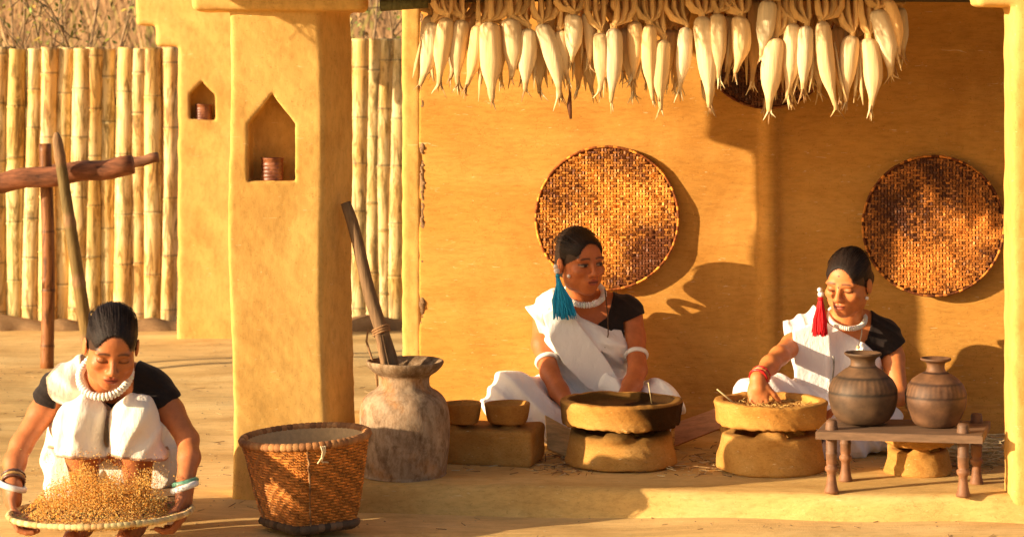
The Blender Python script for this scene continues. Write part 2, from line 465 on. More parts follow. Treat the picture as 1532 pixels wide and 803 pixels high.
tag(put('dry_grass', mesh_np('dry_grass', V, Q, False, np.array(cl)), M['straw'], None, 'stuff'), 'dry reddish brown grass covering the hillside behind the bamboo fence', 'grass')

# pebbles, crumbs and bits of stalk on the open ground
b = MB()
for i in range(1500):
    Y = random.uniform(6.0, 11.2); x = random.uniform(-.24, .06 if Y > 6.7 else .24) * Y
    r = random.uniform(.0015, .0045) * (1.8 if random.random() < .05 else 1); c = random.choice([(.30, .18, .09), (.5, .34, .16), (.22, .13, .07), (.62, .45, .22)])
    vs = [Vector((x, Y, gz(x, Y))) + Vector((r * random.uniform(.7, 1.5) * dx, r * random.uniform(.7, 1.2) * dy, r * .7 * dz)) for dx, dy, dz in ((1, 0, 0), (0, 1, 0), (-1, 0, 0), (0, -1, 0), (0, 0, 1))]
    b.add(vs, [(0, 1, 4), (1, 2, 4), (2, 3, 4), (3, 0, 4)], c)
for i in range(260):
    Y = random.uniform(6.0, 10); x = random.uniform(-.24, .06 if Y > 6.7 else .24) * Y; a = random.uniform(0, 3.14); l = random.uniform(.006, .03)
    p = Vector((x, Y, gz(x, Y) + .002)); d = Vector((math.cos(a), math.sin(a), .05)) * l
    b.tube([p - d, p + d], .0012, 3, False, random.choice([(.5, .34, .16), (.25, .15, .08)]))
tag(b.build('pebbles', M['straw'], None, 'stuff'), 'small pebbles, crumbs of earth and bits of stalk on the yard floor', 'pebbles')
# ------------------------------------------------------------------ fence
def culm(Y, px, w, ptop, pbot, parent, lean=0, tint=(1, 1, 1), name='culm'):
    b = MB(); n = 14
    p0 = at(px, pbot, Y); H = at(px, ptop, Y).z; z0 = max(-.03, p0.z - .03) if pbot < 700 else -.03
    r = w * 1.30 / 2 / F * Y
    path = []; rad = []; z = z0; cols = []
    seg = random.uniform(.22, .3); nxt = z0 + random.uniform(.06, .3); bx = random.uniform(-.008, .008); ph = random.uniform(0, 6)
    zs = []
    while z < H:
        zs.append((z, 0)); z += .045
    nodes = []
    while nxt < H - .03:
        nodes.append(nxt); nxt += seg * random.uniform(.85, 1.2)
    for q in nodes: zs += [(q - .012, 0), (q - .004, 1), (q + .003, 2), (q + .012, 3)]
    zs.append((H, 0)); zs.sort()
    for z, kd in zs:
        t = (z - z0) / (H - z0)
        rr = r * (1.03 - .07 * t) * (1 + .012 * math.sin(17 * z + ph))
        if kd == 1: rr *= 1.07
        if kd == 2: rr *= 1.03
        path.append((p0.x + lean * t + bx * math.sin(5 * t + ph), p0.y + .004 * math.sin(4 * t + ph), z)); rad.append(rr)
        cols.append(tuple(c_ * (.42 if kd == 2 else (1.05 if kd == 1 else 1)) for c_ in tint))
    hr = rad[-1]
    path += [path[-1], (path[-1][0], path[-1][1], H - .05)]; rad += [hr * .82, hr * .8]; cols += [tint, (.35, .3, .2)]
    b.tube(path, rad, n, True, cols)
    return b.build(name, M['bamboo'], parent)
FY = 11.62
fl = thing('bamboo_fence', 'tall fence of thick pale yellow bamboo culms at the far left of the yard', 'fence', at(130, 487, FY))
e = [0, 9, 34, 57, 80, 103, 126, 148, 170, 192, 216, 241, 261]
x0 = -38
cen = [(-28, 24), (-4, 22)] + [((e[i] + e[i + 1]) / 2, e[i + 1] - e[i] - 1) for i in range(1, 12)] 
for i, (px, w_) in enumerate(cen):
    g_ = random.uniform(.85, 1.05)
    culm(FY + random.uniform(-.02, .02), px + 1, w_, 72 + random.uniform(-1.5, 1.5) - (px < 0) * 1, 488, fl, random.uniform(-.01, .03), (g_, g_ * random.uniform(.95, 1.03), g_ * random.uniform(.85, 1)))
for ry_ in (330, 150):
    b = MB(); b.tube([at(-60, ry_, FY + .09), at(275, ry_ + 3, FY + .07)], .02, 8, True, (.25, .16, .08)); b.build('rail', M['bark'], fl)
fr = thing('bamboo_fence', 'short stretch of bamboo fence seen between the near pillar and the house wall', 'fence', at(560, 490, FY))
for px, w_, ln in ((503, 24, 0), (536, 24, .04), (556, 22, .05), (573, 21, .06), (592, 22, .05), (614, 23, .03), (637, 22, 0)):
    culm(FY, px, w_, 58, 492, fr, -ln * 0 + ln * .3, (.95, .95, .85))
b = MB(); b.tube([at(495, 260, FY + .07), at(650, 262, FY + .07)], .02, 8, True, (.25, .16, .08))
b.build('rail', M['bark'], fr)
# low damp mud kerb under the fence
S = Sdf((-3.0, 11.1, -.04), (0, 11.75, .14), .02)
S.fnop(lambda x, y, z: np.sqrt(((y - 11.5 - .02 * np.sin(4 * x)) / 1.8) ** 2 + (z + .03) ** 2) - (.065 + .012 * np.sin(7 * x) + .01 * np.sin(17 * x + 1)), (-3, 11.1, -.04), (0, 11.75, .14))
S.ell(at(318, 492, 10.98), (.16, .10, .075), None, .04)
S.warp(lambda x, y, z: .008 * wob(x, y, z, 22))
tag(S.build('mud_kerb', M['mud_dark']), 'low damp mud kerb running under the bamboo fence', 'kerb')

# ------------------------------------------------------------------ pillars with niches
def niche(S, x0, x1, yface, zb, zs, za, depth):
    P = [(x0, zb), (x1, zb), (x1, zs), ((x0 + x1) / 2, za), (x0, zs)]
    S.fnop(lambda x, y, z: np.maximum(poly_sdf(P, x, z), np.abs(y - yface) - depth), (x0, yface - depth, zb), (x1, yface + depth, za), .004, 'sub')
RP = Matrix.Rotation(math.radians(-13), 3, 'Z')
near = thing('mud_pillar', 'thick ochre mud pillar with a pointed niche, behind the woven basket', 'pillar', (-.70, 7.12, 0))
PY = 6.96
S = Sdf((-1.05, 6.75, -.02), (-.3, 7.4, 1.95), .0065)
px0, px1 = at(345, 500, PY).x, at(484, 500, PY).x
def pill(x, y, z):
    # front face looks at the camera, the right flank is splayed; the foot is a little wider
    t = z / 1.4
    l = (px0 - .012 * t + .004 + .006 * np.sin(6 * z)) ; r = px1 - .018 * t + .004 * np.sin(5 * z + 2)
    e0 = l - x; e1 = (x - r) * .90 - (y - PY) * .433; e2 = PY - y + .004 * np.sin(7 * z) + .05 * (x - px0); e3 = y - PY - .185
    # sharp-to-round corner: combine with radius
    q = .013
    a = np.maximum(e0, e1) + q; b_ = np.maximum(e2, e3) + q
    return np.sqrt(np.maximum(a, 0) ** 2 + np.maximum(b_, 0) ** 2) + np.minimum(np.maximum(a, b_), 0) - q
S.fnop(lambda x, y, z: np.maximum(pill(x, y, z), z - 1.47), (-1.0, 6.8, -.02), (-.35, 7.35, 1.48))
# capital and beam end on top
S.box((at(288, 0, PY).x * .5 + at(545, 0, PY).x * .5, PY + .09, 1.691), ((at(545, 0, PY).x - at(288, 0, PY).x) / 2, .125, .235), None, .02, .006)
niche(S, at(371, 0, PY).x, at(441, 0, PY).x, PY + .01, at(0, 271, PY + .0).z, at(0, 186, PY).z, at(0, 141, PY).z, .10)
S.warp(lambda x, y, z: .0012 * wob(x, y, z, 26) + .0007 * wob(x, y, z, 80))
S.build('shaft', M['mud_pillar'], near)
RY = 11.0
far = thing('mud_pillar', 'far mud pillar with a small pointed niche and stepped top at the end of the fence', 'pillar', (at(320, 0, RY).x, RY, 0))
S = Sdf((-1.85, RY - .1, -.02), (-1.1, RY + .5, 2.1), .011)
S.box(((at(266, 0, RY).x + at(372, 0, RY).x) / 2, RY + .06, .85), ((at(372, 0, RY).x - at(266, 0, RY).x) / 2, .06, .9), None, .02, .01, 'add', .02)
S.box(((at(232, 0, RY).x + at(375, 0, RY).x) / 2, RY + .06, at(0, 70, RY).z + .2), ((at(375, 0, RY).x - at(232, 0, RY).x) / 2, .062, .20), None, .02, .006)
S.box(((at(202, 0, RY).x + at(380, 0, RY).x) / 2, RY + .06, at(0, 39, RY).z + .3), ((at(380, 0, RY).x - at(202, 0, RY).x) / 2, .064, .3), None, .02, .006)
niche(S, at(283, 0, RY).x, at(322, 0, RY).x, RY, at(0, 180, RY).z, at(0, 141, RY).z, at(0, 120, RY).z, .085)
S.warp(lambda x, y, z: .004 * wob(x, y, z, 18))
S.build('shaft', M['mud_pillar'], far)
rt = thing('mud_pillar', 'smooth pale mud pillar cut by the right edge of the photo beside the stool', 'pillar', (1.55, 6.75, PZ))
S = Sdf((1.25, 6.45, .0), (1.9, 7.1, 1.95), .01)
RX = at(1500, 400, 6.75).x
S.box((RX + .15, 6.62 + .065, .9), (.15, .065, .95), None, .02, .003)
S.box((RX + .08, 6.62 + .065, 1.63), (.18, .068, .17), None, .02, .003)
S.warp(lambda x, y, z: .002 * wob(x, y, z, 26))
S.build('shaft', M['mud_pillar'], rt)
def tin(px0, px1, py0, py1, Y, label, lid=False):
    c = at((px0 + px1) / 2, py1, Y); s = 1 / F * Y; r = (px1 - px0) / 2 * s; h = (py1 - py0) * s
    t = thing('tin_cup', label, 'cup', c)
    b = MB()
    prof = [(0, 0), (r * .97, 0), (r, .004)]
    for i in range(5): 
        z = h * (.15 + .16 * i); prof += [(r, z - .002), (r * .95, z), (r, z + .002)]
    prof += [(r, h - .003), (r * 1.05, h - .002), (r * 1.04, h), (r * .9, h), (r * .88, h - .004), (r * .86, .01), (0, .01)]
    b.lathe(c, prof, 28, None, lambda r_, z, a: (.17, .045, .015) if math.sin(3 * a + z * 60) > -.3 else (.34, .12, .05))
    b.build('cup_body', M['metal'], t)
tin(391, 424, 236, 271, PY + .05, 'rusty ribbed tin cup standing in the niche of the near pillar')
tin(292, 317, 156, 180, RY + .045, 'small copper coloured cup in the niche of the far pillar')

# ------------------------------------------------------------------ house wall, roof, beam
WYL, WYR = 7.93, 7.78
def wy(x): return WYL + (WYR - WYL) * (x + .4) / 2.1
wl = thing('mud_wall', 'long ochre mud wall behind the two seated women', 'wall', (.7, 8.0, 0))
S = Sdf((-.44, 7.6, -.02), (2.3, 8.25, 2.35), .0125)
xl = at(626, 300, 7.9).x
def wallf(x, y, z):
    f_ = wy(x) - y + .004 * wob(x, 0, z, 9) - .004 * np.sin(z * 38 + .6 * np.sin(x * 9)) * .5
    return np.maximum(np.maximum(f_, y - 8.2), xl - x)
S.fnop(wallf, (-.5, 7.6, -.02), (2.4, 8.3, 2.4))
# rounded vertical rib
xr = at(1153, 300, 7.8).x
S.cap((xr, wy(xr) + .004, 0), (xr + .004, wy(xr) + .004, 2.4), .034, .032, .016)
# ledge along its foot
S.fnop(lambda x, y, z: np.maximum(np.maximum(wy(x) - .045 - y, y - 8.1), np.maximum(z - PZ - .085 - .004 * np.sin(9 * x), xl - x)), (-.5, 7.6, -.02), (2.4, 8.25, .2), .03)
S.build('wall_face', M['mud_wall'], wl)
# end post of the wall, paler, with a rough joint
S = Sdf((-.5, 7.6, -.02), (-.22, 8.25, 2.2), .008)
a_, b2 = at(600, 300, 7.86).x, at(629, 300, 7.86).x
S.box(((a_ + b2) / 2, 8.062, 1.05), ((b2 - a_) / 2, .14, 1.2), None, .010, .003)
S.warp(lambda x, y, z: .002 * wob(x, y, z, 30) + .001 * wob(x, y, z, 70))
S.build('end_post', M['mud_pillar'], wl)
S = Sdf((-.36, 7.8, 0), (-.2, 8.02, 2.2), .006)
jx = at(632, 300, 7.9).x
S.cap((jx, 7.935, .0), (jx, 7.935, 2.2), .009, .009)
S.warp(lambda x, y, z: .004 * wob(x, y, z, 37) + .004 * wob(x, y, z, 170))
S.build('rough_joint', M['mud_dark'], wl)
# the roof: thatch on poles, above the frame; it shades the upper right of the wall
rf = thing('thatched_roof', 'thatched eave over the porch, its pole showing above the hanging corn', 'roof', (.5, 6.8, 1.6))
EY, EZ, SL = 6.66, 1.60, math.tan(math.radians(34))
b = MB()
nx_ = 90
for lay in range(4):
    y0 = EY + lay * .35; z0 = EZ + lay * .35 * SL
    top = []; fs = []
    for i in range(nx_ + 1):
        x = -1.35 + i * 3.9 / nx_
        j = random.uniform(-.02, .02)
        top += [(x, y0 + j, z0 + .0 + random.uniform(-.006, .006)), (x, y0 + j, z0 + .06), (x, y0 + .5, z0 + .5 * SL + .07), (x, y0 + .5, z0 + .5 * SL)]
    for i in range(nx_):
        k = i * 4
        fs += [(k, k + 4, k + 5, k + 1), (k + 1, k + 5, k + 6, k + 2), (k + 3, k + 2, k + 6, k + 7), (k, k + 3, k + 7, k + 4)]
    fs += [(0, 1, 2, 3), (nx_ * 4, nx_ * 4 + 3, nx_ * 4 + 2, nx_ * 4 + 1)]
    b.add(top, fs, (.32, .22, .1), False)
b.build('thatch', M['straw'], rf)
b = MB()
for i in range(900):
    x = random.uniform(-1.35, 2.5); y = EY + random.uniform(-.01, .03); z = EZ + random.uniform(0, .05); l = random.uniform(.04, .13); a = random.gauss(0, .5)
    b.tube([(x, y, z), (x + math.sin(a) * l, y - .02, z - l * math.cos(a) * .8)], [.0022, .001], 3, False, (.45, .32, .15))
b.build('straw_fringe', M['straw'], rf, 'stuff')
b = MB(); zp = at(0, -8, 7.02).z
b.tube([(-.40, 7.05, zp + .002), (.5, 7.05, zp + .012), (1.6, 7.04, zp)], [.03, .028, .026], 10, True, (.10, .07, .035))
b.build('pole', M['bark'], rf)
b = MB(); b.tube([at(569, 9, 6.98), at(640, 4, 7.0)], .017, 8, True, (.16, .14, .05)); b.build('green_bamboo', M['bark'], rf)

# ------------------------------------------------------------------ woven work
def wrapped_ring(b, cen, ax, ay, R, r, n, cols, az=None, seg=6, squash=1.0):
    """ring of separate cane wraps; ax, ay span its plane"""
    az = ax.cross(ay)
    for i in range(n):
        a0 = 2 * math.pi * i / n; a1 = 2 * math.pi * (i + 1) / n
        vs = []; c = random.choice(cols); f_ = random.uniform(.8, 1.15); c = tuple(q * f_ for q in c); k_ = random.uniform(.9, 1.12)
        for j, t in enumerate((0, .2, .5, .8, 1)):
            a = a0 + (a1 - a0) * t; rr = r * k_ * (.88, .98, 1.0, .98, .88)[j]
            d = ax * math.cos(a) + ay * math.sin(a)
            for q in range(seg):
                p = 2 * math.pi * q / seg
                vs.append(cen + d * (R + rr * math.cos(p)) + az * rr * math.sin(p) * squash)
        fs = []
        for j in range(4):
            for q in range(seg):
                u, v = j * seg + q, j * seg + (q + 1) % seg
                fs.append((u, u + seg, v + seg, v))
        b.add(vs, fs, c)
def weave_disc(b, cen, ax, ay, R, tile, sag, colf, thick=.003):
    az = ax.cross(ay); n = int(R / tile) + 1
    n2 = int(n / .8) + 2
    for i in range(-n, n):
        for j in range(-n2, n2):
            u = (i + .5) * tile; v = (j + .5) * tile * .8
            d = math.hypot(u, v)
            if d > R: continue
            hor = ((i + 2 * j) % 4) < 2
            hw, hh = (tile * 1.0, tile * .50) if hor else (tile * .52, tile * .95)
            h0 = -sag * (1 - (d / R) ** 2) ; lift = random.uniform(0, thick) + (thick * .5 if hor else 0)
            tw = random.gauss(0, .12); ct, st = math.cos(tw), math.sin(tw); c = colf(u / R, v / R); tl = random.gauss(0, .0010)
            vs = []
            for (su, sv, zz) in ((-1, -1, 0), (1, -1, 0), (1, 1, 0), (-1, 1, 0), (-.8, -.72, 1), (.8, -.72, 1), (.8, .72, 1), (-.8, .72, 1)):
                uu = su * hw * .62; vv = sv * hh * .62
                if not hor and zz == 1: pass
                uu, vv = uu * ct - vv * st, uu * st + vv * ct
                vs.append(cen + ax * (u + uu) + ay * (v + vv) + az * (h0 + (lift + thick + tl * su if zz else -.001)))
            b.add(vs, [(4, 5, 6, 7), (0, 1, 5, 4), (1, 2, 6, 5), (2, 3, 7, 6), (3, 0, 4, 7)], c, False)
def wall_tray(px, py, dx, dy, Y, label, dark, bright, seed, blotch_light, tilt=(0, 0)):
    random.seed(seed)
    c = at(px, py, Y); R = dx / 2 / F * Y
    t = thing('winnowing_tray', label, 'winnowing tray', c, 'woven winnowing trays hung on the wall')
    tl = math.acos(min(1, dy / dx)); 
    ax = Vector((1, 0, 0)); ay = Vector((0, math.sin(tl) * .25, math.cos(tl))).normalized()
    if tilt[1]: ax = Vector((math.cos(tilt[1]), math.sin(tilt[1]), 0)); ay = (ay - ax * ay.dot(ax)).normalized()
    ph = [random.uniform(0, 6) for _ in range(4)]
    def colf(u, v):
        k = .5 + .40 * math.sin(3.1 * u + ph[0] + 2 * v) * math.sin(4 * v + ph[1]) + .12 * math.sin(13 * u + 9 * v + ph[2]) + random.gauss(0, .20)
        for (bu, bv, br, amt) in blotch_light: k += amt * math.exp(-((u - bu) ** 2 + (v - bv) ** 2) / br ** 2)
        k = max(0, min(1.15, k)); 
        return tuple(dark[i] + (bright[i] - dark[i]) * k for i in range(3))
    azd = ax.cross(ay)
    s_ = 1 if azd.y < 0 else -1
    b = MB(); weave_disc(b, c + azd * .002, ax, ay, R * .97, .0108, .012, colf, .0016); b.build('weave', M['weave'], t, 'stuff')
    b = MB()      # backing sheet
    vs = [c - azd * .0135]; fs = []
    for rr, hh in ((.5, -.0105), (.98, -.0015)):
        for k in range(40):
            a = 2 * math.pi * k / 40; vs.append(c + (ax * math.cos(a) + ay * math.sin(a)) * R * rr + azd * (hh - .003))
    for k in range(40): fs += [(0, 1 + k, 1 + (k + 1) % 40), (1 + k, 41 + k, 41 + (k + 1) % 40, 1 + (k + 1) % 40)]
    b.add(vs, fs, tuple(q * 1.8 for q in dark)); b.build('backing', M['weave'], t)
    b = MB(); wrapped_ring(b, c + azd * .003, ax, ay, R, .0042, 110, [tuple(q * .75 for q in bright), tuple(q * 2.2 for q in dark), tuple(q * 1.3 for q in dark), tuple(q * 1.1 for q in bright)])
    b.build('rim', M['rope'], t); b = MB(); wrapped_ring(b, c - azd * .006, ax, ay, R * .985, .006, 60, [tuple(q * 1.2 for q in dark)]); b.build('inner_hoop', M['rope'], t)
yt = lambda px: wy(at(px, 300, 7.8).x)
wall_tray(908, 326, 213, 208, yt(908) - .030, 'golden woven winnowing tray on the wall behind the woman with the blue tassel', (.16, .045, .010), (.90, .36, .055), 11, [(.6, -.62, .42, -.8), (.3, .75, .3, -.35), (-.1, .1, .6, .35)], (0, -.07))
wall_tray(1396, 338, 209, 213, yt(1396) - .045, 'brown woven winnowing tray at the far right of the wall beside the pillar', (.10, .028, .008), (.76, .27, .045), 12, [(.3, .35, .25, -.6), (-.5, .3, .4, -.25), (-.35, -.75, .35, .5), (.55, -.2, .4, .3)], (0, -.07))  # last patch paints sunlight on the lower right into the cane colour
wall_tray(1148, 62, 200, 198, yt(1148) - .045, 'dark woven winnowing tray half hidden behind the hanging corn', (.07, .02, .008), (.28, .10, .03), 13, [], (0, -.07))
random.seed(21)

# carrying basket: square foot, round mouth
bk = thing('woven_basket', 'reddish brown woven bamboo basket with square foot and round rim in front of the pillar', 'basket', (at(460, 780, 6.5).x, 6.52, 0))
bc = Vector((at(462, 780, 6.5).x, 6.52, 0)); BH = .243
def bpt(a, t, off=0):
    t = min(max(t, 0.0), 1.0)
    rt_ = .176 + off; rb = .114 + off
    aa = a - math.radians(38); m4 = max(abs(math.cos(aa)), abs(math.sin(aa)))
    sq = min(1 / m4, 1.30) * .84
    e = (1 - t) ** 1.1; shape = sq * e + (1 - e)
    r = (rb + (rt_ - rb) * (t ** .8)) * shape
    tx = -.012 * t
    return bc + Vector((r * math.cos(a) + tx, r * math.sin(a) * .97, .012 + BH * t + .010 * t * math.cos(a - .2)))
b = MB(); n = 72
for off, flip in ((-.003, False), (-.009, True)):
    vs = []; fs = []
    for i in range(13):
        for k in range(n): vs.append(bpt(2 * math.pi * k / n, i / 12, off))
    for i in range(12):
        for k in range(n):
            q = (i * n + k, i * n + (k + 1) % n, (i + 1) * n + (k + 1) % n, (i + 1) * n + k); fs.append(q[::-1] if flip else q)
    b.add(vs, fs, (.42, .18, .05) if not flip else (.60, .38, .17))
vs = [bpt(2 * math.pi * k / n, .03, -.005) for k in range(n)]; b.add(vs, [tuple(range(n))], (.2, .12, .06))
b.build('shell', M['weave'], bk)
b = MB(); na, nv = 104, 30
for k in range(na):
    for j in range(nv):
        for lay in (0, 1):
            a = 2 * math.pi * (k + .5 * lay) / na; t = (j + .5 * lay + .3) / (nv + 1)
            dg = ((k - j) % 4) < 2
            if lay == 1 and dg: continue
            da = 2 * math.pi / na * (.75 if dg else .42); dt = (.62 if dg else 1.05) / nv
            sk = .55 * da
            ml = random.uniform(.62, 1.2); fac = 1.15 if dg else .7
            band = .75 + .4 * (.5 + .5 * math.sin((k * 1.0 + j * 1.2) * .75))
            aw = (a + .25 * math.pi) % (2 * math.pi)
            c = tuple(q * ml * fac * band for q in (.74, .29, .06)); off = .002 * random.random() + (.0016 if dg else 0)
            vs = [bpt(a - da + sk, t - dt / 2, off - .002), bpt(a + da + sk, t - dt / 2, off - .002), bpt(a + da - sk, t + dt / 2, off - .002), bpt(a - da - sk, t + dt / 2, off - .002), bpt(a + sk * .5, t - dt * .2, off + .0018), bpt(a - sk * .5, t + dt * .2, off + .0018)]
            b.add(vs, [(0, 1, 4), (1, 2, 5, 4), (2, 3, 5), (3, 0, 4, 5)], c, False)
b.build('weave', M['weave'], bk, 'stuff')
b = MB()
def rim_path(b, t, off, r, n, cols):
    for i in range(n):
        a0, a1 = 2 * math.pi * i / n, 2 * math.pi * (i + 1) / n; f_ = random.uniform(.75, 1.15); c = tuple(q * f_ for q in random.choice(cols))
        p = [bpt(a0 + (a1 - a0) * q, t, off) for q in (0, .15, .5, .85, 1)]
        b.tube(p, [r * .88, r, r * 1.02, r, r * .88], 7, False, c)
rim_path(b, 1.0, 0, .0115, 64, [(.50, .24, .09), (.46, .20, .07), (.30, .13, .05)])
b.build('rim', M['rope'], bk)
b = MB(); rim_path(b, .03, .004, .012, 34, [(.13, .085, .055), (.2, .12, .07), (.09, .06, .04)]); rim_path(b, -.02, .0, .010, 30, [(.10, .065, .045), (.15, .09, .06)])
b.build('foot_hoop', M['rope'], bk)
b = MB()
for aa in (math.radians(-83), math.radians(7), math.radians(97), math.radians(187)):
    b = MB(); p = [bpt(aa, t / 16, .002) + Vector((random.gauss(0, .0012), 0, 0)) for t in range(0, 17)]
    b.tube(p, .0035, 5, True, [random.choice([(.30, .15, .06), (.5, .3, .14), (.16, .07, .03)]) for _ in p], .6)
    b.build('corner_rib', M['rope'], bk)
b = MB(); a = math.radians(-72)
for q in range(3):
    b.tube([bpt(a + .03 * q, 1.0, .014), bpt(a + .02 * q + .03, .93, .012), bpt(a + .02, .86 - .02 * q, .008), bpt(a + .09 * (q - .5), .80, .010)], .0022, 5, True, (.85, .68, .42))
b.build('string_knot', M['rope'], bk)

# ------------------------------------------------------------------ large pot with pestle
pc = Vector((at(605, 700, 6.98).x, 6.99, PZ)); pt_ = thing('clay_pot', 'big weathered grey pot with a flared mouth, left of the mud block', 'pot', pc)
sc_ = 6.98 / F
pr = [(0, .0), (60, 0), (62, 3), (64, 20), (66.5, 45), (67.5, 80), (66, 100), (61, 114), (52, 123), (42, 129), (38, 136), (38.5, 148), (48, 155), (55, 162), (58, 168), (57, 171), (53, 170), (44, 162), (36, 153), (34, 140), (36, 128), (52, 105), (55, 60), (0, 50)]
def pf(r, z, a): return (r * (1 + .012 * math.sin(3 * a + z * 20) + .008 * math.sin(7 * a - z * 33)), z + .0015 * math.sin(2 * a))
def smooth_prof(p, k=3):
    o_ = []
    for i in range(len(p) - 1):
        p0, p1, p2, p3 = p[max(0, i - 1)], p[i], p[i + 1], p[min(len(p) - 1, i + 2)]
        for j in range(k):
            t = j / k
            o_.append(tuple(.5 * (2 * p1[q] + (p2[q] - p0[q]) * t + (2 * p0[q] - 5 * p1[q] + 4 * p2[q] - p3[q]) * t * t + (3 * p1[q] - p0[q] - 3 * p2[q] + p3[q]) * t ** 3) for q in (0, 1)))
    o_.append(p[-1]); return [(max(0, r), z) for r, z in o_]
def potcol(r, z, a):
    k = .5 + .5 * math.sin(2.3 * a + 21 * z) * math.sin(31 * z + 2 * a); g_ = .8 + .35 * math.sin(5 * a + 9 * z) * math.sin(40 * z)
    if z > .30: return (.24, .15, .08)
    return tuple(q * (.75 + .25 * g_) for q in ((.38, .25, .15) if k > .45 else (.44, .24, .11)))
b = MB(); b.lathe(pc, [(r * sc_, z * sc_) for r, z in smooth_prof(pr)], 64, pf, potcol); b.build('vessel', M['stone'], pt_)
ps = thing('wooden_pestle', 'long dark wooden pole tied with cord, leaning out of the big grey pot', 'pole', at(596, 590, 7.0))
b = MB(); A, Bp = at(517, 303, 7.04), at(597, 590, 6.99)
pth = [A + (Bp - A) * (i / 10) + Vector((.004 * math.sin(i), 0, 0)) for i in range(11)]
b.tube(pth, [.016, .018, .018, .0185, .019, .020, .0205, .021, .022, .022, .022], 12, True, (.22, .13, .065), .03); b.build('shaft', M['bark'], ps)
b = MB(); b.tube([at(566, 500, 6.97), at(574, 540, 6.96), at(584, 580, 6.95)], [.010, .011, .011], 8, True, (.27, .15, .07)); b.build('splint', M['bark'], ps)
b = MB()
for q in range(3):
    cc = A.lerp(Bp, .655 + .012 * q); d = (Bp - A).normalized(); ax = d.orthogonal().normalized(); ay = d.cross(ax)
    b.tube([cc + (ax * math.cos(t) + ay * math.sin(t)) * .0255 + d * .004 * math.sin(t) for t in np.linspace(0, 6.28, 15)], .004, 5, True, (.30, .16, .07))
b.tube([at(561, 500, 7.05), at(551, 492, 7.05), at(548, 510, 7.04), at(556, 535, 7.03), at(563, 560, 7.0), at(565, 580, 7.0)], .0035, 5, True, (.30, .16, .07))
b.build('cord', M['rope'], ps)
b = MB()
for x0_, y0_, x1_, y1_ in ((592, 565, 599, 548), (612, 566, 624, 560)):
    b.tube([at(x0_, y0_ + 6, 6.96), at(x1_, y1_, 6.99)], .006, 6, True, (.2, .12, .07))
tag(b.build('wooden_sticks', M['bark']), 'two short dark sticks poking out of the big grey pot', 'stick')

# ------------------------------------------------------------------ mud block with two small dishes
RB = Matrix.Rotation(math.radians(-13), 3, 'Z')
cB = Vector((at(737, 690, 7.23).x, 7.23, PZ + .055))
mb = thing('mud_block', 'rectangular ochre mud block carrying two small dishes', 'hearth block', (cB.x, cB.y, PZ))
S = Sdf(cB - Vector((.24, .22, .07)), cB + Vector((.24, .22, .12)), .005)
S.box(cB, (.145, .10, .0575), RB, .014)
for dx in (-62, 22):
    for q in range(3):
        a = q * 2.1 + .6; p = at(737 + dx, 640, 7.23); S.ell((p.x + .04 * math.cos(a), 7.22 + .045 * math.sin(a), PZ + .112), (.022, .022, .016), None, .012)
S.warp(lambda x, y, z: .0025 * wob(x, y, z, 40))
S.build('block', M['mud_stove'], mb, lambda V: np.tile(np.where((V[:, 2] > PZ + .108)[:, None], [[.85, .8, .75]], [[1, 1, 1]]), (1, 1)))
for px, lb, rr in ((690, 'shallow mud dish on the left end of the mud block, half behind the big pot', 30), (759, 'shallow mud dish on the right end of the mud block', 34)):
    c = at(px, 640, 7.2); c.z = PZ + .124; s1 = 7.2 / F
    t = thing('mud_dish', lb, 'dish', c, 'small mud dishes on the mud block')
    b = MB(); b.lathe(c, [(r * s1, z * s1) for r, z in smooth_prof([(0, 0), (rr * .7, 0), (rr * .86, 3), (rr * .95, 14), (rr, 27), (rr * .97, 30), (rr * .86, 29), (rr * .7, 23), (0, 20)])], 40, pf, lambda r, z, a: (.9, .8, .7)); b.build('bowl', M['mud_stove'], t)

